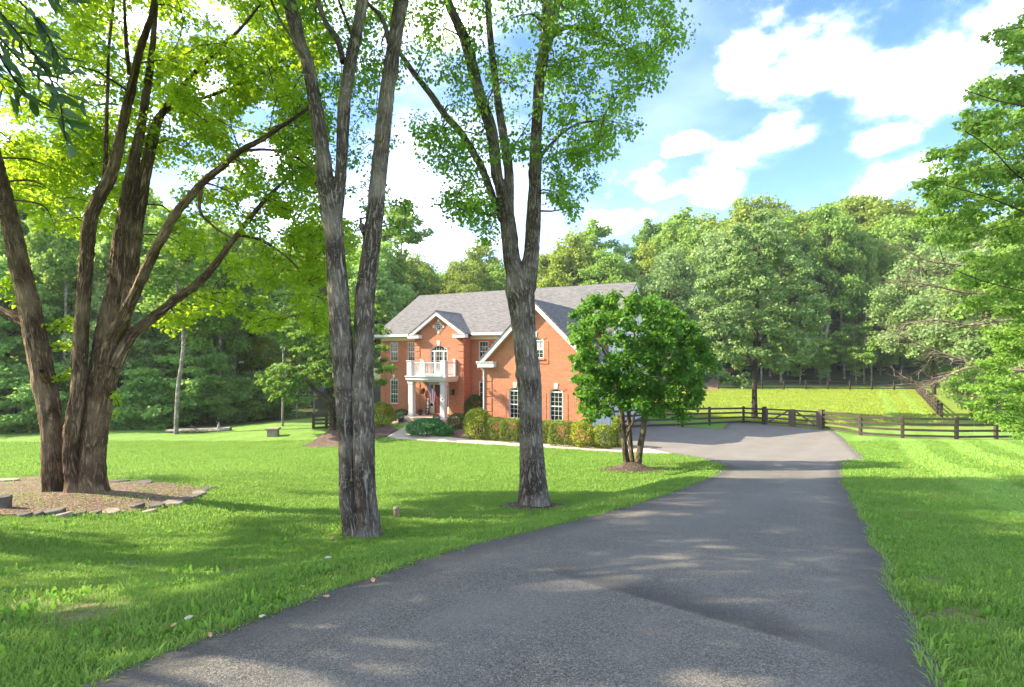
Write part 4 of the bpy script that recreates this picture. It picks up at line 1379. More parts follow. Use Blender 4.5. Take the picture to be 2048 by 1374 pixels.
for k, (px, py, wpx, hpx, up) in enumerate(EDGE):
    p = gp(px, py); s = p.y / F
    h = .04 + .32 * hpx * s if not up else hpx * s * .8
    m = flat_stone(wpx * s * .5, wpx * s * .30 + .04, h, k + 30)
    o = m.build('stone', M['stone'] if (k % 3 or up) else M['stonepale'], bed_o, bevel=.012)
    o.location = p + Vector((0, 0, 0)); o.rotation_euler = (random.uniform(-.10, .10), random.uniform(-.10, .10), random.uniform(-.5, .5))

# fallen leaves lying near the drive
LV = [(377, 1254, 17, 'leafpale', 'pale curled dry leaf lying alone in the near grass above the drive'),
      (347, 1269, 14, 'leafdry', 'brown crumpled leaf beside a pale curled leaf in the near grass'),
      (657, 1127, 14, 'leafpale', 'round whitish leaf in the bright grass half way up the bank'),
      (605, 1188, 14, 'leafpale', 'greyish white leaf in the grass close above the drive edge'),
      (653, 1209, 13, 'leafdry', 'orange brown leaf at the very edge of the drive'),
      (746, 1175, 14, 'leafdry', 'brown leaf tucked under the clover at the drive edge'),
      (663, 1084, 10, 'leafdry', 'reddish leaf left of a smaller one at the foot of the twin trunk'),
      (681, 1082, 9, 'leafdry', 'smaller reddish leaf touching the foot of the twin trunk'),
      (420, 1290, 12, 'leafdry', 'tan leaf lying flat against the asphalt edge near the camera'),
      (524, 1251, 12, 'leafpale', 'pale yellow leaf at the asphalt edge under long grass blades')]
def leaf_mesh(r):
    pts = [(0, -.5, 0), (.22, -.3, .03), (.34, .05, .08), (.18, .36, .06), (0, .55, .10), (-.2, .34, .05), (-.33, .02, .1), (-.2, -.32, .03), (0, 0, -.03)]
    Vv = np.array(pts) + r.normal(0, .03, (9, 3))
    Ff = [(k, (k + 1) % 8, 8) for k in range(8)]
    return Vv, Ff
for k, (px, py, wpx, mt, lb) in enumerate(LV):
    p = gp(px, py); s = p.y / F * wpx
    r = np.random.default_rng(k)
    Vv, Ff = leaf_mesh(r)
    Vv = Vv * s
    o = link('fallen_leaf', np_mesh('fallen_leaf', Vv, Ff, M[mt], None, False), None, p + Vector((0, 0, .055)), label=lb, category='leaf', group='fallen leaves beside the drive')
    o.rotation_euler = (random.uniform(-.3, .5), random.uniform(-.3, .3), random.uniform(0, 6))

# ------------------------------------------------------------------ shrubs
def shrub(name, label, cx, base_py, wpx, hpx, mat, n=2600, boxy=0.0, lsize=.06, dy=0.0, depth=None, group=None, lumps=14, droop=.15):
    b = gp(cx, base_py); b.y += 0
    s = b.y / F
    W = wpx * s / 2; H = hpx * s; D = depth or W
    p = Vector((b.x, b.y + D * .7, 0)); p.z = gz(p.x, p.y)
    t = thing(name, label, 'shrub', p, -TH if boxy else 0, group)
    r = np.random.default_rng(int(cx * 7 + base_py))
    d = norm(r.normal(0, 1, (n, 3))); d[:, 2] = np.abs(d[:, 2]) * np.where(r.random(n) < (.5 if boxy else .66), 1, -1)
    if boxy:
        q = r.uniform(-1, 1, (n, 3)); fa = r.integers(0, 5, n)
        for ax_, val, k_ in ((2, 1, 0), (1, -1, 1), (1, 1, 2), (0, -1, 3), (0, 1, 4)):
            q[fa == k_, ax_] = val
        pn = (np.abs(q)**5).sum(1)**(1 / 5.0)
        q = q / pn[:, None]
        d = norm(q)
    else:
        q = d.copy()
    rad = r.uniform(.80, 1.0, n)
    if lumps:
        lc = norm(r.normal(0, 1, (lumps, 3)))
        dm = np.max(d @ lc.T, axis=1)
        amp = .20 if not boxy else .06
        rad = rad * (1 - amp + amp * sstep(.55, .95, dm) * 1.5)
    c = q * rad[:, None] * np.array([W, D, H * .52]) + np.array([0, 0, H * .48])
    c[:, 2] = np.maximum(c[:, 2], .02)
    c[:, :2] *= (1 + .12 * (1 - np.clip(c[:, 2] / H, 0, 1)))[:, None]
    Vv, qq = leaf_quads(c, d, lsize * r.uniform(.6, 1.35, n), .45, droop, .5, r)
    link('foliage', np_mesh('foliage', Vv, qq, M[mat]), t, kind='stuff')
    lst = []
    for k in range(7):
        a = r.uniform(0, 6.28); tip = (math.cos(a) * W * .6, math.sin(a) * D * .6, H * r.uniform(.5, .85))
        lst.append(tube(*catmull([(math.cos(a) * .06, math.sin(a) * .06, -.05), (tip[0] * .45, tip[1] * .45, H * .3), tip], [.022, .016, .006], .12), 5))
    link('stem', tubes_mesh('stem', lst, M['barkdark']), t)
    return t
shrub('shrub', 'large rounded yellow green shrub at the left corner of the house', 758, 853, 50, 46, 'goldshrub', 5200, 0, .075, depth=.9)
shrub('shrub', 'low dark green shrub between the golden shrub and the porch steps', 800, 842, 36, 22, 'darkshrub', 2600, 0, .06, depth=.7)
shrub('juniper', 'wide low spreading green juniper beside the front walk', 846, 874, 74, 30, 'juniper', 7000, 0, .075, depth=1.5, lumps=26)
shrub('juniper', 'smaller bright juniper mat joined to the right of the spreading juniper', 884, 874, 40, 20, 'juniper', 3000, 0, .07, depth=1.0, lumps=16)
shrub('shrub', 'dark rounded shrub right of the porch steps', 915, 859, 42, 30, 'darkshrub', 3200, 0, .06, depth=.8)
shrub('shrub', 'tall loose dark green shrub against the brick bay wall', 949, 846, 44, 54, 'darkshrub', 4200, 0, .085, depth=.8)
shrub('shrub', 'loose golden shrub before the wing corner downspout', 954, 881, 56, 60, 'goldshrub', 5600, 0, .075, depth=.9, lumps=22)
HG = [(991, 883, 32, 46, 'dark clipped hedge block beside the loose golden shrub'), (1024, 886, 40, 48, 'rounded clipped hedge block left of the forked trunk'),
      (1052, 886, 26, 44, 'narrow clipped hedge block half hidden by the forked trunk'), (1096, 889, 30, 46, 'clipped hedge block just right of the forked trunk'),
      (1124, 894, 42, 52, 'broad clipped hedge block under the right wing window')]
for cx, by, wpx, hpx, lb in HG:
    shrub('hedge_shrub', lb, cx, by, wpx, hpx, 'hedge', 5200, .55, .05, depth=.62, group='clipped hedge before the brick wing', lumps=8)
shrub('shrub', 'ragged yellow shrub with bare twigs next to the clipped hedge', 1166, 897, 52, 52, 'goldshrub', 4200, 0, .07, depth=.8, lumps=26)
shrub('shrub', 'ragged yellow shrub nearest the garage side drive', 1209, 899, 48, 46, 'goldshrub', 4200, 0, .07, depth=.8, lumps=26)
shrub('shrub', 'upright yellow green shrub behind the small tree trunks', 1236, 897, 26, 62, 'goldshrub', 2200, 0, .07, depth=.5, lumps=16)

# ------------------------------------------------------------------ hero trees
def hero(name, label, base_px, stems, blobs, per, lsize, leafmat, bark, group=None, barkd=.022, width=.42, droop=.35, flat=.9, flatz=.65, twig_r=.012, twigmat=None, sides=None, root_flare=.0, shell=.45, dens_twigs=1.0, category='tree'):
    """stems: list of (part_name, dY0, dY1, [(px, py, width_px), ...]) built at the tree's own distance"""
    b = gp(*base_px); Yb = b.y
    t = thing(name, label, category, b, 0, group)
    o0 = np.array(b)
    skel, skr = [], []
    for k, (pn, d0, d1, pts) in enumerate(stems):
        n = len(pts); W, R = [], []
        for q, (px, py, wpx) in enumerate(pts):
            Y = Yb + d0 + (d1 - d0) * q / (n - 1)
            p = P(px, py, Y); W.append(np.array(p) - o0); R.append(max(.006, wpx * .5 * Y / F / math.sqrt(1 + ((px - HX) / F)**2)))
        big = max(R) > .07
        st = .05 if big else .10
        pts_, rad_ = catmull(W, R, st)
        sd = int(min(56, max(8, max(R) * 150)))
        V, q, uv = tube(pts_, rad_, sd, barkd if big else barkd * .4, seed=k * 1.7 + base_px[0] * .01, root=root_flare if (pn == 'trunk' and pts[0][1] > base_px[1]) else 0)
        link(pn, np_mesh(pn, V, q, M[bark], uv, True), t)
        skel.append(pts_); skr.append(rad_)
    sk = np.concatenate(skel); sr = np.concatenate(skr)
    bl = np.array(blobs, float); bl[:, :3] -= o0
    lst = []
    # every clump grows from the nearest limb or from a clump already joined
    dsk = np.array([np.min(np.linalg.norm(sk - c[:3], axis=1)) for c in bl])
    nodes = sk.copy(); nr = np.minimum(sr * .5, twig_r * 2.5); own = np.zeros(len(sk), int)
    for ci in np.argsort(dsk):
        c = bl[ci]
        d = np.linalg.norm(nodes - c[:3], axis=1) + np.where(nodes[:, 2] > c[2] + .25, 1.2, 0) + own * .12
        k = int(np.argmin(d)); a = nodes[k]
        L = np.linalg.norm(c[:3] - a)
        if L < .08:
            continue
        mid = a * .5 + c[:3] * .5 + np.array([0, 0, .12 * L]) + rng.normal(0, .09 * L, 3)
        m2 = c[:3] + (c[:3] - mid) * .45 + np.array([0, 0, -.06]) + rng.normal(0, .05, 3)
        r0 = max(twig_r * .8, min(nr[k], twig_r * 2.5) * .8)
        p_, r_ = catmull([a, mid, c[:3], m2], [r0, max(twig_r * .7, r0 * .75), twig_r * .55, twig_r * .25], .2)
        if L < 4.0:
            lst.append(tube(p_, r_, 4))
        h2 = len(p_) // 2
        nodes = np.concatenate([nodes, p_[h2:h2 + 1], c[None, :3]]); nr = np.concatenate([nr, [r0 * .75, twig_r * .8]]); own = np.concatenate([own, [own[k] + 1, own[k] + 1]])
    if lst:
        link('twigs', tubes_mesh('twigs', lst, M[twigmat or bark]), t, kind='stuff')
    V, q = blob_leaves(bl, per, lsize, flatz, shell, width, droop, flat)
    link('crown', np_mesh('crown', V, q, M[leafmat]), t, kind='stuff')
    return t

# --- many stemmed maple on the left
Y1 = gp(157, 985).y
T1 = [
 ('trunk', 0, -.2, [(110, 1004, 54), (108, 975, 44), (105, 940, 46), (104, 900, 45), (102, 848, 48), (90, 770, 51), (69, 664, 51), (47, 560, 45), (18, 430, 39), (-8, 330, 34), (-45, 180, 27), (-80, 20, 20), (-110, -150, 12)]),
 ('trunk', -.12, -.5, [(150, 1004, 42), (145, 960, 34), (140, 919, 33), (146, 848, 37), (157, 770, 33), (162, 664, 32), (170, 560, 29), (180, 450, 30), (196, 400, 28), (219, 356, 27), (235, 300, 23), (248, 240, 20), (262, 180, 18), (278, 107, 16), (293, 61, 13), (305, 20, 11), (320, -90, 7)]),
 ('limb', -.35, -.6, [(259, 150, 10), (254, 105, 10), (251, 60, 8), (247, -30, 6)]),
 ('trunk', .05, .2, [(186, 1006, 70), (184, 970, 62), (183, 940, 64), (184, 900, 60), (191, 848, 58), (203, 770, 61), (218, 690, 63), (226, 630, 54), (233, 580, 42), (240, 500, 37), (252, 430, 32), (262, 360, 26), (272, 300, 22), (281, 260, 19), (292, 190, 16), (302, 120, 13), (308, 60, 11), (315, -60, 8)]),
 ('limb', .12, .9, [(238, 660, 40), (248, 600, 40), (257, 550, 37), (268, 470, 34), (283, 390, 28), (298, 310, 24), (312, 250, 20), (325, 225, 14), (350, 190, 11), (382, 153, 10), (443, 92, 8), (480, 58, 6), (520, 10, 4)]),
 ('limb', .6, 1.4, [(318, 238, 11), (333, 220, 11), (360, 210, 10), (397, 199, 8), (489, 165, 6), (578, 113, 3)]),
 ('limb', -.3, .4, [(206, 362, 8), (211, 330, 10), (212, 270, 9), (214, 214, 8), (216, 140, 7), (218, 92, 7), (228, 0, 5), (234, -60, 4)]),
 ('limb', -.15, -1.9, [(225, 672, 30), (244, 638, 26), (269, 588, 24), (300, 520, 22), (325, 475, 21), (350, 430, 19), (375, 400, 17), (405, 365, 15), (438, 338, 14), (480, 302, 12), (519, 281, 10), (575, 245, 8), (640, 200, 4)]),
 ('limb', -.05, .9, [(230, 735, 30), (246, 700, 26), (262, 672, 25), (294, 644, 22), (325, 620, 20), (350, 600, 19), (400, 563, 16), (438, 519, 14), (475, 469, 12), (519, 413, 9), (560, 370, 6), (610, 330, 4)]),
 ('limb', .1, .5, [(78, 672, 26), (50, 648, 24), (24, 630, 22), (0, 620, 20), (-50, 600, 16), (-110, 560, 12), (-180, 500, 8)]),
 ('limb', 0, -.5, [(98, 775, 16), (84, 742, 14), (50, 706, 10)][:2]),
 ('limb', -.2, -.9, [(405, 365, 9), (400, 420, 7), (430, 455, 5), (470, 480, 3)]),
 ('limb', .3, .9, [(470, 470, 7), (520, 480, 6), (580, 520, 4), (640, 590, 3)]),
 ('limb', -.6, -1.2, [(480, 302, 7), (540, 300, 6), (600, 320, 4), (660, 370, 3)]),
]
b1 = poly_blobs([(0, -20), (640, -20), (650, 260), (640, 420), (560, 470), (470, 440), (380, 400), (310, 330), (220, 320), (120, 330), (0, 400)], Y1 + .2, Y1 + 3.6, 205, .36, .58)
b1 += poly_blobs([(0, -20), (640, -20), (650, 260), (640, 420), (560, 470), (440, 400), (380, 330), (340, 200), (200, 150), (0, 200)], Y1 - 1.2, Y1 - .2, 30, .26, .42)
b1 += poly_blobs([(0, 250), (150, 250), (260, 300), (300, 420), (240, 470), (130, 470), (40, 420), (0, 470)], Y1 + .8, Y1 + 3.6, 70, .35, .55)
b1 += poly_blobs([(330, 400), (640, 330), (650, 560), (600, 640), (540, 600), (480, 560), (420, 545), (370, 500)], Y1 + .3, Y1 + 2.8, 66, .30, .48)
b1 += poly_blobs([(310, 640), (360, 600), (470, 575), (560, 620), (560, 665), (480, 650), (420, 640), (350, 665)], Y1 + .2, Y1 + 2.2, 30, .22, .38)
b1 += poly_blobs([(570, 430), (650, 400), (700, 470), (690, 640), (640, 690), (600, 640), (590, 540)], Y1 + .2, Y1 + 3.0, 40, .3, .46)
b1 += poly_blobs([(98, 640), (140, 625), (142, 700), (110, 720)], Y1 - .1, Y1 + .3, 5, .18, .24)
b1 += poly_blobs([(110, 745), (140, 735), (140, 790), (105, 790)], Y1 - .25, Y1, 3, .14, .2)
b1 += poly_blobs([(0, 530), (30, 540), (35, 610), (0, 600)], Y1 - .2, Y1 + .5, 4, .2, .3)
b1 += poly_blobs([(226, 770), (238, 775), (238, 840), (224, 838)], Y1 - .3, Y1 - .1, 8, .07, .1)
b1 += poly_blobs([(-560, -560), (600, -650), (660, -40), (0, -40), (-60, 420), (-520, 420)], Y1 - 3.5, Y1 + 3.5, 190, .5, .85)
b1 += poly_blobs([(0, -20), (640, -20), (650, 260), (500, 330), (300, 300), (0, 300)], Y1 + .4, Y1 + 3.2, 30, .3, .5)
hero('maple_tree', 'big many stemmed maple with bright yellow green leaves in the ring of wood chips', (157, 985), T1, b1, 160, .086, 'maple', 'bark1', barkd=.026, root_flare=.34, width=.46)

# --- twin stemmed maple
Y2 = gp(726, 1072).y
T2 = [
 ('trunk', 0, .05, [(716, 1092, 60), (713, 1066, 52), (707, 1036, 46), (698, 1002, 38), (695, 950, 34), (692, 849, 34), (688, 744, 42), (683, 675, 43), (676, 587, 42), (670, 500, 38), (664, 430, 38), (657, 393, 42), (650, 350, 34), (646, 306, 31), (632, 218, 29), (616, 131, 26), (600, 90, 26), (589, 44, 28), (578, 0, 28), (560, -80, 24), (540, -220, 18), (500, -420, 10)]),
 ('trunk', .02, .25, [(668, 430, 32), (676, 390, 27), (681, 350, 24), (684, 306, 24), (688, 218, 26), (700, 131, 24), (718, 44, 22), (724, 0, 24), (735, -100, 20), (752, -260, 14), (770, -450, 8)]),
 ('limb', .15, .5, [(686, 125, 13), (680, 95, 12), (672, 75, 12), (651, 44, 11), (634, 0, 10), (610, -70, 7)]),
 ('trunk', -.06, .3, [(737, 1090, 56), (736, 1062, 50), (735, 1035, 47), (732, 1000, 44), (728, 950, 44), (726, 849, 46), (725, 744, 44), (728, 675, 40), (731, 587, 40), (742, 500, 36), (749, 430, 35), (755, 370, 33), (762, 306, 31), (771, 218, 30), (782, 131, 26), (795, 44, 27), (802, 0, 29), (814, -100, 26), (830, -260, 18), (850, -450, 9)]),
 ('limb', .25, .8, [(778, 85, 11), (770, 50, 10), (758, 28, 9), (738, 9, 8), (710, -30, 5)]),
 ('limb', 0, .3, [(664, 385, 16), (641, 372, 14), (634, 368, 12)]),
 ('limb', .1, .5, [(733, 470, 18), (728, 458, 16), (723, 452, 13)]),
 ('limb', .2, 1.6, [(640, 190, 8), (610, 220, 6), (570, 245, 4), (530, 260, 3)]),
]
b2 = poly_blobs([(555, -20), (850, -20), (830, 110), (720, 180), (650, 200), (560, 250)], Y2 + .8, Y2 + 5, 75, .32, .52)
b2 += poly_blobs([(560, 200), (650, 190), (660, 330), (600, 390), (560, 380)], Y2 + 1.5, Y2 + 5, 34, .32, .5)
b2 += poly_blobs([(690, 150), (800, 130), (810, 260), (790, 480), (700, 470), (690, 330)], Y2 + 2, Y2 + 5.5, 30, .28, .46)
b2 += poly_blobs([(775, 380), (825, 420), (830, 445), (800, 470), (770, 480)], Y2 + 2, Y2 + 4, 7, .22, .32)
b2 += poly_blobs([(250, -760), (1050, -760), (1000, -60), (420, -60)], Y2 - 3, Y2 + 4.5, 200, .55, .9)
hero('maple_tree', 'twin stemmed grey barked maple standing at the drive side with a hollow at its foot', (726, 1072), T2, b2, 125, .078, 'redmaple', 'bark2', barkd=.016, root_flare=.24)
hl = P(720, 1001, Y2 - .26)

# --- forked maple
Y3 = gp(1066, 1013).y
T3 = [
 ('trunk', 0, 0, [(1067, 1032, 84), (1067, 1013, 70), (1066, 990, 60), (1065, 937, 50), (1062, 849, 44), (1058, 762, 46), (1049, 675, 45), (1044, 610, 54), (1040, 578, 60), (1034, 552, 44), (1026, 528, 36), (1021, 502, 33), (1016, 450, 32), (1012, 420, 29), (1008, 405, 26), (1000, 370, 22), (994, 349, 22), (983, 262, 22), (961, 196, 22), (944, 131, 21), (930, 80, 20), (915, 45, 18), (895, 0, 17), (870, -90, 13), (840, -250, 8)]),
 ('trunk', .0, .5, [(1016, 450, 22), (1018, 400, 20), (1018, 349, 19), (1012, 300, 18), (1005, 262, 17), (995, 196, 15), (987, 131, 14), (978, 44, 12), (972, -60, 9), (960, -260, 5)]),
 ('limb', .02, 1.2, [(1004, 440, 15), (990, 406, 15), (974, 362, 15), (957, 323, 15), (922, 266, 14), (891, 231, 13), (861, 188, 12), (826, 144, 11), (802, 109, 9), (770, 70, 7)]),
 ('trunk', 0, -.4, [(1044, 600, 40), (1053, 568, 38), (1059, 530, 34), (1063, 502, 31), (1067, 437, 29), (1070, 380, 26), (1070, 349, 24), (1073, 262, 22), (1078, 175, 22), (1090, 87, 22), (1096, 0, 18), (1105, -100, 13), (1120, -300, 7)]),
 ('limb', -.3, .4, [(1086, 120, 16), (1105, 60, 15), (1116, 0, 14), (1135, -80, 10), (1160, -240, 5)]),
 ('limb', -.3, -.9, [(1092, 85, 12), (1130, 55, 9), (1180, 62, 7), (1235, 90, 5), (1290, 120, 3)]),
 ('limb', -.2, .8, [(1070, 330, 8), (1100, 290, 6), (1150, 250, 5), (1210, 240, 3)]),
 ('limb', .1, -.6, [(1010, 420, 8), (985, 430, 6), (950, 420, 4), (910, 400, 3)]),
]
b3 = poly_blobs([(835, 240), (900, 250), (950, 330), (1000, 400), (1010, 480), (970, 475), (910, 440), (875, 395), (850, 320)], Y3 - 1.2, Y3 + 2.0, 52, .30, .48)
b3 += poly_blobs([(840, -20), (1080, -20), (1080, 200), (1060, 330), (1000, 360), (950, 290), (900, 200), (850, 120)], Y3 - 1.6, Y3 + 2.4, 58, .30, .5)
b3 += poly_blobs([(1080, -20), (1340, -20), (1360, 60), (1325, 150), (1270, 200), (1200, 260), (1110, 260)], Y3 - 2.0, Y3 + 1.8, 95, .30, .5)
b3 += poly_blobs([(1095, 240), (1210, 220), (1300, 255), (1230, 300), (1190, 380), (1150, 440), (1105, 420)], Y3 - 1.5, Y3 + 1.5, 52, .26, .44)
b3 += poly_blobs([(840, -620), (1480, -620), (1380, -40), (850, -40)], Y3 - 3, Y3 + 3.5, 170, .55, .9)
hero('maple_tree', 'forked dark trunked maple with small hanging leaves between the drive and the house', (1066, 1013), T3, b3, 150, .078, 'redmaple', 'bark2', barkd=.016, root_flare=.34, flatz=.8, droop=.7)

# --- small magnolia by the drive
Ym = mg.y
TM = [
 ('trunk', -.15, -.6, [(1258, 946, 16), (1255, 930, 14), (1250, 900, 12), (1245, 850, 11), (1243, 822, 10), (1236, 790, 8), (1225, 740, 6), (1200, 690, 4)]),
 ('trunk', .15, .5, [(1268, 944, 11), (1264, 915, 9), (1260, 880, 9), (1257, 810, 8), (1262, 760, 7), (1270, 700, 5), (1265, 640, 3)]),
 ('trunk', 0, .1, [(1275, 945, 16), (1277, 920, 14), (1281, 890, 13), (1288, 850, 12), (1292, 800, 10), (1300, 750, 8), (1330, 700, 5), (1350, 650, 3)]),
 ('limb', -.3, -1.2, [(1250, 878, 7), (1257, 860, 7), (1266, 845, 6), (1270, 828, 5), (1290, 816, 4), (1318, 800, 3), (1350, 770, 2)]),
 ('limb', -.2, .6, [(1292, 806, 7), (1315, 780, 5), (1350, 760, 4), (1395, 740, 2)]),
]
magpoly = [(1150, 590), (1215, 592), (1255, 586), (1335, 605), (1385, 645), (1415, 700), (1430, 735), (1395, 752), (1402, 795), (1375, 840), (1330, 843), (1290, 820), (1230, 815), (1190, 850), (1160, 815), (1150, 750), (1140, 690), (1148, 630)]
bm_b = poly_blobs(magpoly, Ym - 2.6, Ym + 2.4, 350, .26, .44)
hero('magnolia_tree', 'small glossy leaved multi stem tree in a mulch mound beside the drive', (1264, 938), TM, bm_b, 85, .135, 'magnolia', 'bark3', barkd=.006, flatz=.75, shell=.35, width=.40)
hb = thing('hanging_bucket', 'white tapered bucket showing through the leaves of the small glossy tree', 'bucket', P(1361, 733, Ym + .6))
V_, q_ = lathe([(.001, 0), (.095, 0), (.14, .27), (.15, .27), (.15, .285), (.13, .285), (.09, .02), (.001, .02)])
link('bucket', np_mesh('bucket', V_, q_, M['white'], None, True), hb)
link('handle', tubes_mesh('handle', [tube(*catmull([(-.14, 0, .27), (-.10, 0, .40), (0, 0, .46), (.10, 0, .40), (.14, 0, .27)], [.006] * 5, .05), 5), tube([(0, 0, .46), (0, 0, 1.2)], [.005, .005], 5)], M['blackmetal']), hb)

# --- small bushy tree left of the house
Yd = gp(664, 869).y
TD = [
 ('trunk', 0, -.6, [(664, 872, 12), (663, 850, 10), (660, 820, 10), (645, 795, 9), (625, 775, 8), (600, 740, 6), (570, 700, 4)]),
 ('trunk', .1, .4, [(668, 872, 11), (667, 840, 9), (664, 800, 8), (658, 750, 6), (640, 690, 4)]),
 ('trunk', .1, .2, [(672, 872, 11), (676, 840, 9), (682, 800, 8), (700, 740, 6), (730, 690, 4)]),
]
bd_ = poly_blobs([(610, 600), (690, 590), (760, 620), (782, 690), (785, 745), (750, 790), (700, 800), (630, 770), (560, 790), (525, 770), (530, 745), (560, 700), (560, 650)], Yd - 2.6, Yd + 2.6, 200, .36, .6)
bd_ += poly_blobs([(520, 740), (600, 730), (600, 800), (550, 812)], Yd - 2.4, Yd - .5, 26, .3, .5)
hero('dogwood_tree', 'small bushy tree with sunlit layered leaves on the sloping bed left of the house', (664, 869), TD, bd_, 75, .19, 'dogwood', 'bark3', barkd=.006, flatz=.5, shell=.4, width=.40)

# --- lone tree in the pasture
Yp = gp(1509, 838).y
TP = [
 ('trunk', 0, 0, [(1509, 846, 17), (1509, 836, 14), (1509, 800, 11), (1510, 730, 10), (1513, 650, 9), (1516, 560, 7), (1518, 480, 4)]),
 ('limb', 0, -2, [(1510, 740, 6), (1490, 700, 5), (1455, 660, 4), (1425, 640, 2)]),
 ('limb', 0, 2, [(1512, 700, 6), (1545, 650, 5), (1590, 600, 3)]),
]
bp = poly_blobs([(1490, 425), (1550, 425), (1600, 500), (1640, 590), (1650, 660), (1620, 720), (1560, 740), (1500, 745), (1440, 765), (1405, 735), (1390, 660), (1400, 560), (1440, 480)], Yp - 4.6, Yp + 4.6, 260, .55, .95)
bp += poly_blobs([(1462, 745), (1500, 740), (1505, 775), (1470, 778)], Yp - 3.5, Yp - 1.5, 8, .3, .5)
hero('pasture_tree', 'broad pale green tree standing alone in the pasture behind the gate', (1509, 838), TP, bp, 120, .25, 'pale', 'barkdark', barkd=.01, flatz=.6, twig_r=.02)

# --- near cherry branch reaching in at the top left; each big leaf its own piece
cb0 = P(-90, -60, 2.6)
cb = thing('cherry_branch', 'near hanging branch with large dark toothed leaves at the upper left', 'branch', cb0)
TW = [[(-110, -90), (-40, -20), (30, 60), (90, 140), (118, 200), (128, 260), (135, 292)],
      [(-40, -20), (-10, 60), (40, 120), (90, 165), (150, 195), (195, 215)],
      [(-10, 60), (0, 110), (30, 160), (60, 195), (85, 215)],
      [(-40, -20), (20, -10), (60, 25), (95, 70), (115, 110), (150, 150)],
      [(20, -10), (70, -30), (110, -25), (140, 0)],
      [(-110, -90), (-70, 20), (-40, 100), (-10, 150), (20, 190)]]
leafpts = [(0, -.5, 0)]
prof = [(.0, 0), (.12, .15), (.19, .32), (.205, .48), (.17, .66), (.10, .83), (0.0, 1.0)]
Lv, Lf = [], []
for x, y in prof:
    zc = -.10 * (y - .35)**2 * 2
    Lv += [(-x, y, zc + x * .35), (0, y, zc), (x, y, zc + x * .35)]
for k in range(len(prof) - 1):
    a = k * 3
    Lf += [(a, a + 1, a + 4, a + 3), (a + 1, a + 2, a + 5, a + 4)]
leaf_me = np_mesh('leaf', Lv, Lf, M['cherry'], None, True)
tw_l = []
for k, tw in enumerate(TW):
    pts = [np.array(P(px, py, 2.6 + .12 * math.sin(k * 2.1 + q * .8))) - np.array(cb0) for q, (px, py) in enumerate(tw)]
    p_, r_ = catmull(pts, list(np.linspace(.007, .0022, len(pts))), .02)
    tw_l.append(tube(p_, r_, 6))
    m = len(p_)
    for q in range(int(m * .22), m, 2):
        for s in (-1, 1):
            if rng.random() < .35: continue
            tn = norm(p_[min(q + 1, m - 1)] - p_[max(q - 1, 0)])
            d = norm(tn * rng.uniform(.2, .8) + np.array([s * .55 + .25, rng.normal(0, .35), -.25 + rng.normal(0, .35)]))
            n_ = norm(np.array([-.25, -.5, .8]) + rng.normal(0, .45, 3))
            xx = norm(np.cross(d, n_)); n_ = np.cross(xx, d)
            o = link('leaf', leaf_me, cb)
            o.matrix_local = Matrix(((xx[0], d[0], n_[0], p_[q][0]), (xx[1], d[1], n_[1], p_[q][1]), (xx[2], d[2], n_[2], p_[q][2]), (0, 0, 0, 1))) @ Matrix.Scale(rng.uniform(.085, .135), 4) @ Matrix.Diagonal((.72, 1, 1, 1))
link('twig', tubes_mesh('twig', tw_l, M['barkdark']), cb)

# --- the cherry's own crown and a taller neighbour, both standing left of the frame
def off_tree(name, label, x, y, h, h0, r, mat, nb, per, ls, seed):
    g = np.random.default_rng(seed)
    z = gz(x, y)
    t = thing(name, label, 'tree', (x, y, z))
    lst = [tube(*catmull([(0, 0, -.3), (0, 0, h0 * .6), (.2, .1, h * .6), (.1, -.2, h * .92)], [.24, .20, .13, .03], .4), 12, .012)]
    bl = []
    while len(bl) < nb:
        d = norm(g.normal(0, 1, 3)); k = g.random()**.4
        p = d * k * np.array([r, r * .85, (h - h0) / 2]) + np.array([0, 0, (h + h0) / 2])
        bl.append((*p, g.uniform(.4, .8)))
    bl = np.array(bl)
    for c in bl[:40]:
        lst.append(tube(*catmull([(0, 0, max(h0 * .5, c[2] * .55)), (c[0] * .5, c[1] * .5, c[2] * .85), tuple(c[:3])], [.06, .035, .01], .5), 5))
    link('trunk', tubes_mesh('trunk', lst, M['barkdark']), t)
    V, q = blob_leaves(bl, per, ls, .6, .4, .40, .4, .8, g)
    link('crown', np_mesh('crown', V, q, M[mat]), t, kind='stuff')
off_tree('cherry_tree', 'dark leaved cherry tree standing just outside the left edge by the drive', -8.0, 3.4, 12.0, 4.2, 4.6, 'cherry', 150, 80, .15, 3)
off_tree('maple_tree', 'tall maple standing left of the cherry outside the left edge', -17.0, 6.5, 19.0, 7.0, 5.5, 'redmaple', 170, 80, .19, 4)

# --- leaning foliage on the right edge
YR = 15.0
TR = [('trunk', 0, 0, [(2560, 1010, 60), (2550, 900, 44), (2545, 700, 40), (2530, 450, 34), (2520, 150, 26), (2500, -200, 16)]),
      ('limb', 0, -2.0, [(2545, 620, 20), (2350, 520, 8.8), (2180, 430, 6.6), (2048, 360, 4.4), (1985, 300, 2.8), (1930, 262, 1.7)]),
      ('limb', 0, -1.5, [(2535, 500, 20), (2300, 330, 8.8), (2100, 230, 5.5), (1990, 200, 2.8), (1930, 180, 1.7)]),
      ('limb', 0, 1.0, [(2545, 700, 20), (2300, 560, 8.8), (2100, 450, 5.5), (1990, 400, 3.3), (1890, 370, 1.7)]),
      ('limb', 0, 2.0, [(2548, 760, 16), (2300, 690, 6.6), (2100, 600, 4.4), (1960, 560, 2.8), (1890, 530, 1.7)]),
      ('limb', 0, -2.5, [(2530, 350, 18), (2300, 120, 6.6), (2120, 60, 4.4), (2010, 60, 2.2), (1960, 85, 1.1)])]
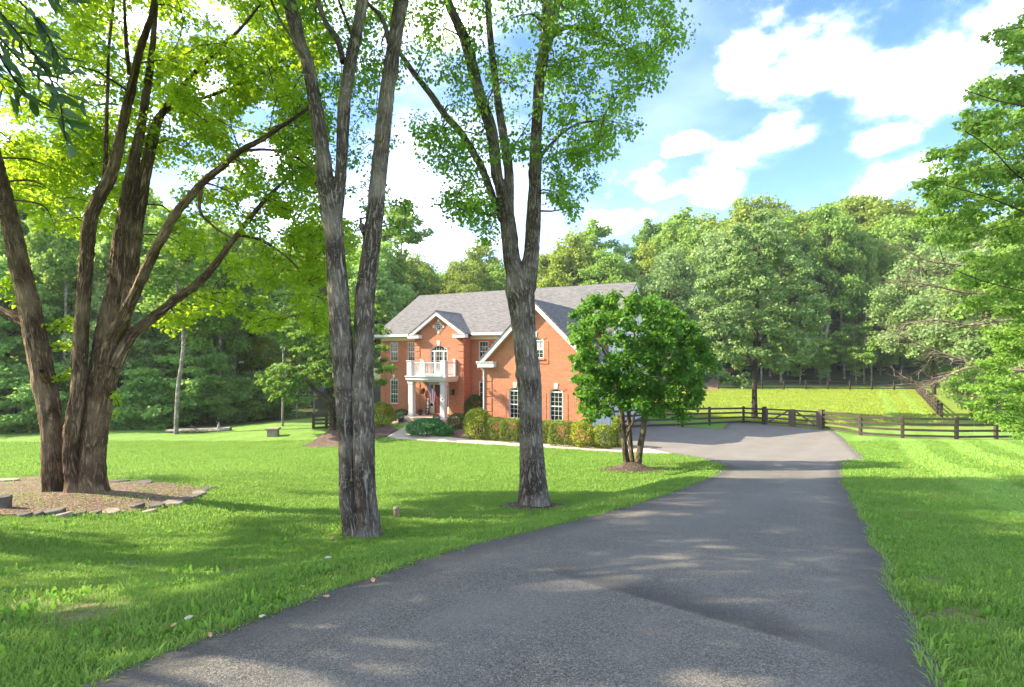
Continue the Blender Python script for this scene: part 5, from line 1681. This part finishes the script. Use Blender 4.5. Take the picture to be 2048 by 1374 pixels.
br = poly_blobs([(2070, 0), (2050, 30), (1985, 75), (1968, 110), (2010, 120), (2070, 130), (2150, 60)], YR - 3.2, YR - 1.0, 40, .22, .36)
br += poly_blobs([(2200, 130), (2030, 155), (1950, 165), (1885, 175), (1930, 195), (1910, 225), (1940, 260), (1915, 300), (1840, 305), (1900, 330), (1850, 360), (1820, 385), (1860, 420), (1960, 430), (2200, 430)], YR - 2.5, YR + 2.0, 270, .26, .46)
br += poly_blobs([(2200, 430), (1960, 430), (1850, 400), (1830, 440), (1880, 480), (1930, 560), (1960, 640), (2000, 700), (2200, 700)], YR - 2, YR + 3, 150, .32, .5)
br += poly_blobs([(2200, 640), (2020, 660), (1960, 720), (1930, 780), (1960, 840), (2020, 860), (2060, 880), (2200, 880)], YR - 1, YR + 3.5, 130, .32, .5)
hero('beech_tree', 'leafy tree leaning in from the right edge over the striped lawn', (2560, 1000), TR, br, 95, .105, 'right', 'barkdark', barkd=.01, flatz=.45, twig_r=.010, droop=.5)

# ------------------------------------------------------------------ woodland trees
def make_tree(name, label, seed, h, h0, r, nblob, per, lsize, mat, bark, tr=.22, flatz=.6, top=.75, br=(.24, .40), category='tree', limbs=7):
    g = np.random.default_rng(seed)
    t = thing(name, label, category)
    cz, rz = (h + h0) / 2, (h - h0) / 2
    bl = []
    while len(bl) < nblob:
        d = norm(g.normal(0, 1, 3))
        k = g.uniform(.35, 1.0)**.55
        p = d * k * np.array([r, r, rz])
        # narrower towards the top, uneven outline
        f = 1 - .35 * max(0, p[2] / rz)**1.5
        a = math.atan2(p[1], p[0])
        f *= 1 + .16 * math.sin(a * 3 + seed) + .10 * math.sin(a * 5 + p[2] * .7 + seed)
        bl.append((p[0] * f, p[1] * f, cz + p[2] * (1 + .08 * math.sin(a * 2 + seed)), r * g.uniform(*br)))
    bl = np.array(bl)
    lst = [tube(*catmull([(0, 0, -.6), (0, 0, .3), (g.normal(0, .22), g.normal(0, .22), h * .2), (g.normal(0, .25), g.normal(0, .25), h * .42), (g.normal(0, .3), g.normal(0, .3), h * .65), (g.normal(0, .3), g.normal(0, .3), h * .93)], [tr * 1.5, tr, tr * .9, tr * .76, tr * .5, tr * .12], .8), 10, .012, seed)]
    for k in range(limbs):
        c = bl[g.integers(len(bl))]
        z0 = max(h0 * .8, c[2] - np.hypot(c[0], c[1]) * .7)
        lst.append(tube(*catmull([(0, 0, z0), (c[0] * .5, c[1] * .5, z0 * .4 + c[2] * .6), tuple(c[:3])], [tr * .35, tr * .2, tr * .06], .8), 6))
    link('trunk', tubes_mesh('trunk', lst, M[bark]), t)
    V, q = blob_leaves(bl, per, lsize, flatz, .6, .45, .25, .35, g)
    link('crown', np_mesh('crown', V, q, M[mat]), t, kind='stuff')
    t['_h'] = h; t['_r'] = r
    return t
PROTO = {}
PROTO['a'] = make_tree('woodland_tree', 'x', 11, 24, 8, 5.2, 95, 190, .40, 'wood_a', 'barkpale', .30)
PROTO['a2'] = make_tree('woodland_tree', 'x', 12, 22, 6, 5.6, 100, 180, .40, 'wood_a', 'barkdark', .26)
PROTO['b'] = make_tree('woodland_tree', 'x', 13, 24, 7, 6.0, 110, 180, .40, 'wood_b', 'barkpale', .30)
PROTO['b2'] = make_tree('woodland_tree', 'x', 14, 20, 4, 5.2, 95, 180, .38, 'wood_b', 'barkdark', .24)
PROTO['c'] = make_tree('woodland_tree', 'x', 15, 20, 5, 4.4, 84, 135, .36, 'wood_c', 'barkdark', .24, .45)
PROTO['c2'] = make_tree('woodland_tree', 'x', 16, 16, 2.5, 4.2, 84, 135, .32, 'wood_c', 'barkdark', .18, .4)
PROTO['p'] = make_tree('woodland_tree', 'x', 17, 18, 2.5, 5.0, 105, 190, .34, 'pale', 'barkdark', .22)
PROTO['s'] = make_tree('slender_tree', 'x', 18, 24, 11, 2.7, 52, 130, .34, 'wood_a', 'barkpale', .16, .85, br=(.26, .42))
PROTO['u'] = make_tree('understory_tree', 'x', 19, 8, 1.2, 2.4, 60, 120, .24, 'wood_a', 'barkpale', .08, .35, br=(.26, .42))
PROTO['u2'] = make_tree('understory_tree', 'x', 20, 7, .8, 2.8, 60, 130, .26, 'wood_c', 'barkdark', .08, .4, br=(.26, .42))
PROTO['h'] = make_tree('woodland_bush', 'x', 21, 3.0, -.3, 2.2, 60, 110, .20, 'wood_c', 'barkdark', .05, .5, br=(.24, .40), category='bush')
PROTO['h2'] = make_tree('woodland_bush', 'x', 22, 2.6, -.3, 2.0, 60, 110, .20, 'wood_a', 'barkdark', .05, .5, br=(.24, .40), category='bush')
USED = set()
def plant(kind, px, Y, h=None, top=None, w=1.0, label='', group=None, rz=None):
    pr = PROTO[kind]
    x = (px - HX) / F * Y
    z = gz(x, Y)
    if top is not None:
        h = CZ - (top - HY) / F * Y - z
    s = h / pr['_h']
    sw = s * w
    loc = (x, Y, z)
    rz = random.uniform(0, 6.28) if rz is None else rz
    if kind not in USED:
        USED.add(kind)
        pr.location = loc; pr.rotation_euler = (0, 0, rz); pr.scale = (sw, sw, s)
        pr['label'] = label
        if group: pr['group'] = group
        return pr
    return dup(pr, loc, rz, (sw, sw, s), label, group)

# wood beyond the far pasture fence: singled out trees first
GR = 'trees of the wood beyond the pasture'
plant('a', 1657, 79.5, top=405, w=.80, label='tall tree with the stoutest pale bare trunk behind the far pasture fence', group=GR, rz=.3)
plant('s', 1727, 78.0, top=470, w=.8, label='slender sunlit trunked tree right of the stout pale trunk', group=GR)
plant('s', 1742, 80.5, top=455, w=1.0, label='slender leaning grey trunk second to the right of the stout pale trunk', group=GR)
plant('s', 1688, 82, top=430, w=1.0, label='brown trunked slender tree close right of the stout pale trunk', group=GR)
plant('s', 1642, 81, top=440, w=.8, label='thin trunked tree close left of the stout pale trunk', group=GR)
plant('s', 1562, 79, top=430, w=1.1, label='pale trunk of a slender tree right of the lone pasture tree', group=GR)
plant('s', 1540, 84, top=430, w=1.2, label='grey trunk of a tree seen just right of the lone pasture tree trunk', group=GR)
plant('s', 1523, 79, top=440, w=.8, label='thin sunlit trunk nearest the lone pasture tree', group=GR)
plant('s', 1575, 84, top=450, w=.9, label='thin shaded trunk behind the pale slender one right of the pasture tree', group=GR)
plant('b', 1522, 93, top=388, w=.95, label='tallest round crowned tree behind the lone pasture tree', group=GR)
plant('b', 1722, 98, top=380, w=1.0, label='high yellow green crown at the top of the wooded hill', group=GR)
plant('b', 1770, 94, top=392, w=.95, label='yellowish crown touching the hanging foliage at the hilltop', group=GR)
plant('a2', 1608, 90, top=425, w=1.0, label='full green crown between the two highest crowns of the hill', group=GR)
plant('a2', 1800, 84, top=432, w=.95, label='green tree at the right corner of the pasture', group=GR)
plant('s', 1362, 94, top=420, w=1.5, label='thin open crowned tree rising above the skyline right of the roof', group=GR)
plant('s', 1300, 100, top=442, w=1.3, label='narrow dark crown on the skyline above the small glossy tree', group=GR)
plant('p', 1442, 83, top=465, w=1.05, label='pale leaved tree left of the lone pasture tree at the wood edge', group=GR)
plant('a2', 1395, 90, top=452, w=1.0, label='green tree behind the right end of the roof', group=GR)
plant('p', 1340, 80, top=500, w=1.0, label='pale tree with bare limbs just right of the house roof', group=GR)
for k, (px, Y, top, kd) in enumerate([(1250, 92, 482, 'c'), (1470, 100, 430, 'a2'), (1560, 102, 425, 'a'), (1640, 106, 412, 'b'), (1690, 108, 400, 'a2'), (1830, 98, 430, 'b2'), (1870, 90, 445, 'a2'), (1920, 96, 430, 'a'), (1980, 90, 440, 'a2'), (2050, 86, 420, 'b2'), (2120, 80, 400, 'a'), (1420, 104, 440, 'b2'), (1340, 108, 450, 'a2'), (1290, 90, 500, 'b2'), (2200, 80, 380, 'a2')]):
    plant(kd, px, Y, top=top, label='woodland tree in the deep ranks of the hill beyond the pasture', group='back ranks of the wooded hill')
for k in range(15):
    plant(['c2', 'b2', 'p'][k % 3], 1380 + k * 55, random.uniform(112, 126), h=random.uniform(13, 19), w=1.3, label='woodland tree high on the hill closing the gaps between the trunks', group='upper hill ranks')
for k in range(16):
    px = 1480 + k * 24 + random.uniform(-8, 8)
    plant('u2' if k % 3 else 'u', px, random.uniform(84, 90), h=random.uniform(4.5, 8.5), w=1.25, label='low shaded understory tree behind the far pasture fence', group='understory behind the far fence')
plant('u', 1712, 77.5, h=10.5, w=.85, label='young bright leaved tree behind the far fence near the sunlit slender trunk', group=GR)
plant('u', 1640, 77.5, h=8, w=.8, label='young layered tree behind the far fence left of the stout pale trunk', group=GR)
plant('u', 1600, 78, h=9, w=1.1, label='young spreading tree behind the far fence right of the pasture tree', group=GR)
for k in range(14):
    px = 1500 + k * 26
    plant('c2', 1400 + k * 45, random.uniform(101, 108), h=random.uniform(10, 13), w=1.3, label='mid height tree closing the gaps low between the hill trunks', group='upper hill ranks')
    plant('h', px, random.uniform(95, 104), h=random.uniform(4, 6), w=1.6, label='dark bush on the shaded hill floor beyond the far fence', group='bushes on the hill floor')

# trees behind the house
GH = 'trees standing behind the house'
for (px, Y, top, kd, wd, lb) in [
    (800, 64, 405, 's', 1.3, 'thin open tree rising highest between twin trunk and roof'), (745, 60, 470, 'c', 1.0, 'dark tree behind the twin trunk left of the roof'),
    (835, 82, 520, 'b2', 1.0, 'yellow green tree behind the left hip of the roof'), (880, 88, 546, 'a2', 1.0, 'low crown in the dip of the skyline above the roof'),
    (930, 80, 515, 'b', .8, 'pointed yellow green crown above the portico gable'), (958, 86, 492, 'b2', .8, 'bright crown just left of the forked trunk above the roof'),
    (1005, 84, 530, 'a2', 1.0, 'green crown behind the forked trunk above the roof'), (1100, 86, 492, 'b', .9, 'yellow green crown right of the forked trunk above the roof'),
    (1150, 84, 480, 'b2', 1.0, 'feathery bright crown above the middle of the roof'), (1190, 92, 445, 's', 1.6, 'tall thin tree under the hanging leaves right of the forked trunk'),
    (1215, 80, 500, 'a2', 1.0, 'green crown above the wing gable'), (790, 66, 560, 'a2', 1.0, 'dull green crown low beside the left end of the roof')]:
    plant(kd, px, Y, top=top, w=wd, label=lb, group=GH)
for k in range(12):
    plant(['a2', 'b2', 'a', 'c'][k % 4], 720 + k * 52, random.uniform(98, 115), top=random.uniform(520, 560), label='far woodland tree filling the skyline behind the house', group='far ranks behind the house')

# left wood
GL = 'trees of the wood left of the lawn'
def foot(px, py):
    return gp(px, py).y
plant('s', 352, foot(352, 868), h=15, w=1.45, label='slim straight pale trunk standing at the lawn edge in front of the left wood', group=GL)
plant('a', 437, foot(437, 845), h=16, w=.85, label='old thick grey trunk with a broken limb in the left wood', group=GL)
plant('s', 565, foot(565, 852), h=12, w=1.0, label='slim pale trunk behind the stone box', group=GL)
plant('s', 594, foot(594, 838), h=11, w=.8, label='thin grey trunk right of the stone box', group=GL)
plant('s', 628, foot(628, 835), h=10, w=.8, label='thin brown trunk behind the short fence panel', group=GL)
plant('s', 88, 46, h=22, w=1.4, label='tall bare forked trunk rising left of the big maple stems', group=GL)
for (px, Y, h, kd, wd, lb) in [(128, 40, 21, 's', .9, 'bare grey trunk behind the gap right of the first maple stem'), (262, 45, 20, 's', .9, 'bare dark trunk half way between the maple and the slim pale trunk'),
                              (300, 43, 19, 's', .7, 'thin bare trunk just left of the slim pale trunk'), (470, 44, 16, 's', .9, 'thin bare trunk right of the old thick grey trunk'), (505, 50, 17, 's', 1.0, 'thin trunk in the dark wood above the stone box'), (20, 44, 21, 's', 1.1, 'grey trunk in the wood at the left edge')]:
    plant(kd, px, Y, h=h, w=wd, label=lb, group=GL)
for (px, Y, h, kd, lb) in [(-80, 38, 12, 'c2', 'dark leafy tree of the left wood at the very left edge behind the maple'), (12, 39, 13, 'c', 'tall dark tree of the left wood left of the first maple stem'), (60, 43, 12, 'b2', 'leafy tree of the left wood behind the first maple stem'),
                          (140, 43, 14, 'a2', 'leafy tree showing in the gap between the maple stems'), (232, 41, 11, 'p', 'pale tree just right of the thick maple stem'), (285, 44, 13, 'c', 'dark tree left of the slim straight pale trunk'), (330, 43, 8, 'c2', 'low spreading tree touching the slim straight pale trunk'),
                          (395, 44, 12, 'p', 'blue green tree between the slim pale trunk and the old grey trunk'), (490, 47, 9, 'b2', 'dark tree right of the old grey trunk'), (520, 48, 11, 'c', 'dark tree behind the stone box'), (560, 52, 12, 'c', 'shaded tree above the stone box behind the slim trunks'), (612, 53, 11, 'c2', 'shaded tree behind the short fence panel')]:
    plant(kd, px, Y, h=h, w=1.1, label=lb, group='front rank of the left wood')
for k in range(17):
    plant(['c', 'a2', 'c', 'b2'][k % 4], -150 + k * 54, random.uniform(57, 66) + (k > 11) * 6, h=random.uniform(17, 22), w=1.1, label='tall tree in the back rank of the wood left of the lawn', group='back rank of the left wood')
for k in range(12):
    plant(['c', 'a2'][k % 2], -200 + k * 78, random.uniform(70, 85), h=random.uniform(18, 24), w=1.3, label='distant tree closing the view through the left wood', group='far rank of the left wood')
for k in range(20):
    px = -60 + k * 32
    Y = np.interp(px, [-60, 300, 560], [36.5, 39, 44.5]) + random.uniform(-.6, 2.5)
    plant(['h', 'h2', 'u2', 'h'][k % 4], px, Y, h=[2.6, 2.2, 5.2, 3.4][k % 4] * random.uniform(.8, 1.25), w=1.2, label='leafy undergrowth bush along the foot of the left wood', group='undergrowth along the left wood')
# fallen log and brush heap at the wood edge
lg = gp(405, 866)
lt = thing('fallen_log', 'grey fallen log with broken stub lying at the foot of the left wood', 'log', lg)
link('trunk', tubes_mesh('trunk', [tube(*catmull([(-2.6, .2, .1), (-1, 0, .16), (.6, .1, .18), (1.8, .2, .2)], [.10, .15, .17, .2], .2), 10, .01), tube([(1.0, .1, .2), (1.15, .0, .75)], [.13, .05], 8), tube([(-.4, .1, .2), (-.7, -.2, .55)], [.06, .02], 6)], M['barkpale']), lt)

# right side bushes and pale tree beyond the side fence
GB = 'bushes beyond the side fence'
for (px, Y, h, kd, wd, lb) in [(1950, 62, 20, 'p', 1.1, 'large pale green tree right of the pasture corner'), (1868, 67, 19.5, 'p', 1.0, 'pale tree just behind the pasture corner'),
                               (2000, 54, 18.5, 'p', 1.1, 'pale leafy tree behind the bare twigs on the right'), (2060, 48, 18, 'a2', 1.0, 'green tree at the right edge behind the bare twigs')]:
    plant(kd, px, Y, h=h, w=wd, label=lb, group=GB)
for (px, Y, h, kd, wd, lb) in [(1915, 61, 3.6, 'h2', .6, 'bright bush outside the side fence nearest the pasture corner'), (1955, 52, 4.0, 'h2', .6, 'mid green bush outside the middle of the side fence'), (2000, 47, 5.0, 'h2', .6, 'tall bush outside the near end of the side fence'),
                               (2005, 44, 5.5, 'h2', .6, 'large bush behind the corner post of the dark fence'), (2060, 42, 5.5, 'h2', .6, 'bush at the right edge behind the dark fence'), (2000, 41, 2.8, 'h2', .6, 'low bush close behind the corner post of the dark fence'), (2040, 39.5, 3.2, 'h', .6, 'low dark bush under the leaning foliage')]:
    plant(kd, px, Y, h=h, w=wd, label=lb, group=GB)
for k_ in list(PROTO):
    if k_ not in USED:
        for c_ in list(PROTO[k_].children): bpy.data.objects.remove(c_)
        bpy.data.objects.remove(PROTO[k_])
    else:
        for kk in ('_h', '_r'):
            pass
for o in SC.objects:
    for kk in ('_h', '_r'):
        if kk in o: del o[kk]

# bare dead limbs on the right
YT = 23.0
bt0 = P(2250, 880, YT); bt0.z = gz(bt0.x, YT)
bt = thing('bare_tree', 'bare pale branched dead tree reaching in from the right before the pale trees', 'tree', bt0)
main = [[(2262, 900, 16), (2255, 820, 14), (2230, 700, 11), (2190, 560, 8), (2150, 420, 5)],
        [(2245, 775, 10), (2150, 752, 8), (2048, 742, 8), (1975, 735, 7), (1900, 712, 5), (1845, 692, 3), (1795, 668, 2)],
        [(2235, 720, 9), (2130, 660, 7), (2030, 640, 6), (1940, 650, 4), (1870, 640, 3), (1800, 650, 2)],
        [(2215, 650, 8), (2100, 580, 6), (2000, 545, 5), (1920, 530, 4), (1850, 520, 2), (1800, 490, 2)],
        [(2190, 560, 7), (2090, 500, 6), (2000, 470, 4), (1930, 450, 3), (1880, 430, 2)],
        [(2225, 690, 8), (2120, 615, 6), (2010, 590, 5), (1930, 585, 4), (1860, 570, 3), (1790, 560, 2)],
        [(1960, 733, 5), (1920, 740, 4), (1880, 762, 3), (1850, 770, 2), (1820, 760, 1.5)],
        [(2150, 752, 6), (2080, 790, 5), (2000, 800, 4), (1930, 790, 2)]]
bl_l, tips = [], []
for k, pts in enumerate(main):
    W = [np.array(P(px, py, YT + .5 * math.sin(k * 1.9) * q / 4)) - np.array(bt0) for q, (px, py, wd) in enumerate(pts)]
    R = [wd * .5 * YT / F for _, _, wd in pts]
    p_, r_ = catmull(W, R, .15)
    if k == 0:
        link('trunk', tubes_mesh('trunk', [tube(p_, r_, 10, .008)], M['twigpale']), bt)
    else:
        link('limb', tubes_mesh('limb', [tube(p_, r_, 6)], M['twigpale']), bt)
        tips += [(p_[q], norm(p_[min(q + 1, len(p_) - 1)] - p_[q - 1]), r_[q]) for q in range(len(p_) // 4, len(p_) - 1, 2)]
for (p, d, r) in tips:
    for s in range(3):
        dd = norm(d + rng.normal(0, .55, 3) + np.array([-.2, 0, .05])); L = rng.uniform(.5, 1.7)
        q1 = p + dd * L * .5 + rng.normal(0, .05, 3); q2 = p + dd * L + np.array([0, 0, rng.normal(-.06, .15)])
        bl_l.append(tube(np.array([p, q1, q2]), [max(.008, r * .45), .008, .004], 4))
        for z in range(2):
            e = q1 + (q2 - q1) * rng.random(); f = e + norm(dd + rng.normal(0, .7, 3)) * rng.uniform(.2, .6)
            bl_l.append(tube(np.array([e, f]), [.006, .003], 3))
link('twigs', tubes_mesh('twigs', bl_l, M['twigpale']), bt, kind='stuff')

# ------------------------------------------------------------------ grass blades (one uncountable lawn)
def tuft(seed, nb, h, spread, wid, mat='blade'):
    g = np.random.default_rng(seed)
    Vv, Ff = [], []
    for _ in range(nb):
        a = g.uniform(0, 6.283); rr = spread * math.sqrt(g.random())
        bx, by = rr * math.cos(a), rr * math.sin(a)
        lean = g.uniform(.1, .75); az = g.uniform(0, 6.283)
        dx, dy = math.cos(az), math.sin(az)
        hh = h * g.uniform(.5, 1.2); w_ = wid * g.uniform(.7, 1.3)
        px, py = -dy * w_, dx * w_
        i = len(Vv)
        m = (bx + dx * lean * hh * .35, by + dy * lean * hh * .35, hh * .6)
        tpt = (bx + dx * lean * hh, by + dy * lean * hh, hh * (1 - lean * .35))
        Vv += [(bx - px, by - py, -.01), (bx + px, by + py, -.01), (m[0] + px * .8, m[1] + py * .8, m[2]), (m[0] - px * .8, m[1] - py * .8, m[2]), tpt]
        Ff += [(i, i + 1, i + 2), (i, i + 2, i + 3), (i + 3, i + 2, i + 4)]
    return np_mesh('grass_tuft', Vv, Ff, M[mat])
EX = [(np.array(drive_r), 1), (np.array(walk), 1), (np.array(bed1), .93), (np.array(bed_front), 1), (np.array(bed_left), 1)]
def scatter(n, x0, x1, y0, y1, fn=None):
    x = rng.uniform(x0, x1, n); y = rng.uniform(y0, y1, n)
    k = (np.abs(x / y) < np.where(y < 9, 1.5, 1.12))
    if fn is not None:
        k &= fn(x, y)
    x, y = x[k], y[k]
    ins = np.zeros(len(x), bool)
    for poly, pr in EX:
        p = [tuple(a) for a in poly]
        i_ = in_poly(x, y, p)
        ins |= i_ & (rng.random(len(x)) < pr)
    x, y = x[~ins], y[~ins]
    for c, r in ((mg, .95), (t3, .55)):
        kk = np.hypot(x - c.x, y - c.y) > r
        x, y = x[kk], y[kk]
    return x, y
def scatter_edge(poly, step, width):
    pts = []
    n = len(poly)
    for i_ in range(n):
        a = np.array(poly[i_]); b = np.array(poly[(i_ + 1) % n]); L = np.linalg.norm(b - a)
        if L > 1.5: continue
        for _ in range(int(L / step + rng.random())):
            t_ = rng.random(); pts.append(a + (b - a) * t_ + rng.normal(0, width, 2))
    p = np.array(pts)
    return p[:, 0], p[:, 1]
def lawn(name, label, x, y, tm, smin, smax, dens_noise=.0, thin=None):
    if thin is not None:
        k = rng.random(len(x)) > thin(x, y)
        x, y = x[k], y[k]
    z = ground(x, y)
    pts = np.stack([x, y, z], -1)
    me = bpy.data.meshes.new(name)
    me.vertices.add(len(pts)); me.vertices.foreach_set('co', pts.astype(np.float32).ravel())
    a = me.attributes.new('turn', 'FLOAT_VECTOR', 'POINT')
    rot = np.zeros((len(pts), 3), np.float32); rot[:, 2] = rng.uniform(0, 6.283, len(pts)); rot[:, :2] = rng.normal(0, .15, (len(pts), 2))
    a.data.foreach_set('vector', rot.ravel())
    s = me.attributes.new('size', 'FLOAT', 'POINT')
    cl = .5 + .5 * np.sin(x * 2.3 + 1.7 * np.sin(y * 1.9)) * np.sin(y * 2.7 + 1.3 * np.sin(x * 1.4))
    s.data.foreach_set('value', (rng.uniform(smin, smax, len(pts)) * (.8 + .4 * cl)).astype(np.float32))
    to = bpy.data.objects.new('grass_tuft', tm)
    ng = bpy.data.node_groups.new(name, 'GeometryNodeTree')
    ng.interface.new_socket('Geometry', in_out='INPUT', socket_type='NodeSocketGeometry')
    ng.interface.new_socket('Geometry', in_out='OUTPUT', socket_type='NodeSocketGeometry')
    N = ng.nodes
    gi, go = N.new('NodeGroupInput'), N.new('NodeGroupOutput')
    ip = N.new('GeometryNodeInstanceOnPoints'); ob = N.new('GeometryNodeObjectInfo'); ob.inputs['Object'].default_value = to
    ar = N.new('GeometryNodeInputNamedAttribute'); ar.data_type = 'FLOAT_VECTOR'; ar.inputs['Name'].default_value = 'turn'
    asz = N.new('GeometryNodeInputNamedAttribute'); asz.data_type = 'FLOAT'; asz.inputs['Name'].default_value = 'size'
    Lk = ng.links.new
    e2r = N.new('FunctionNodeEulerToRotation')
    Lk(gi.outputs[0], ip.inputs['Points']); Lk(ob.outputs['Geometry'], ip.inputs['Instance'])
    Lk(ar.outputs['Attribute'], e2r.inputs[0]); Lk(e2r.outputs[0], ip.inputs['Rotation'])
    Lk(asz.outputs['Attribute'], ip.inputs['Scale']); Lk(ip.outputs[0], go.inputs[0])
    o = link(name, me, None, kind='stuff', label=label)
    md = o.modifiers.new('grass', 'NODES'); md.node_group = ng
    return o
baref = lambda x, y: np.clip(sum(np.exp(-(((x - gp(px, py).x) / (r * 1.5))**2 + ((y - gp(px, py).y) / r)**2)) for px, py, r in [(60, 1215, .4), (420, 1150, .4), (500, 1140, .35), (130, 1190, .3), (160, 1230, .3), (600, 1120, .3), (250, 1130, .3), (1900, 1230, .3), (1840, 1160, .25)]) * .9, 0, .9)
x, y = scatter(105000, -9, 11, 2.0, 8.0)
lawn('grass', 'near lawn grass blades beside the drive', x, y, tuft(1, 11, .040, .075, .0030), .7, 1.25, thin=baref)
x, y = scatter(90000, -17, 16, 8.0, 16.0)
lawn('grass', 'lawn grass round the three big trunks', x, y, tuft(2, 13, .044, .13, .0055), .8, 1.3)
x, y = scatter(70000, -34, 30, 16.0, 31.0, lambda x, y: y < np.interp(x, [-34, -20, 0, 30], [30, 32, 32, 34]))
lawn('grass', 'far lawn grass before the house', x, y, tuft(3, 14, .06, .22, .009), .8, 1.2)
x, y = scatter_edge([p for p in drive_r if 1.8 < p[1] < 13], .012, .016)
lawn('grass', 'long ragged grass hanging over the drive edges', x, y, tuft(4, 8, .07, .05, .0036), .6, 1.3)
x, y = scatter_edge([tuple(p) for p in bed1], .10, .10)
x2 = rng.normal(0, 1, 160); k = rng.integers(0, len(bed1), 160)
lawn('grass', 'grass tufts creeping into the wood chip ring', x, y, tuft(5, 9, .07, .07, .004), .6, 1.2)

x, y = scatter(5200, -7, 8, 2.0, 8.5)
k = rng.random(len(x)) < np.exp(-np.abs(np.sin(x * 1.9) * np.sin(y * 2.3)) * 3)
lawn('weeds', 'broad leaved weeds and clover among the near grass', x[k], y[k], tuft(6, 10, .05, .07, .011, 'weed'), .6, 1.5)

x, y = scatter(26000, 4, 58, 41.5, 73)
k = (y > np.interp(x, [4, 9, 14.6, 21.7, 26, 60], [48, 44.5, 42.8, 38.8, 37, 37])) & (x < 37.6 + (y - 45.5) * .69)
lawn('pasture_grass', 'yellow green grass of the fenced pasture', x[k], y[k], tuft(7, 12, .10, .35, .02, 'pasture_blade'), .6, 1.3)

# ------------------------------------------------------------------ faint haze volume, added to lighten the dark far woods
hm = bpy.data.materials.new('haze'); hm.use_nodes = True
hm.node_tree.nodes.clear()
ht = NT(hm.node_tree)
ho = ht.n('ShaderNodeOutputMaterial')
pv = ht.n('ShaderNodeVolumePrincipled', None, Color=(.95, .97, 1.0, 1), Density=0.0003, Anisotropy=.2)
hm.node_tree.links.new(pv.outputs[0], ho.inputs['Volume'])
b = MB().box(-950, 950, -45, 1550, -8, 95)
o = b.build('haze', hm)
o['kind'] = 'stuff'; o['label'] = 'thin pale haze added over lawn, house and woods to lighten the dark trees'
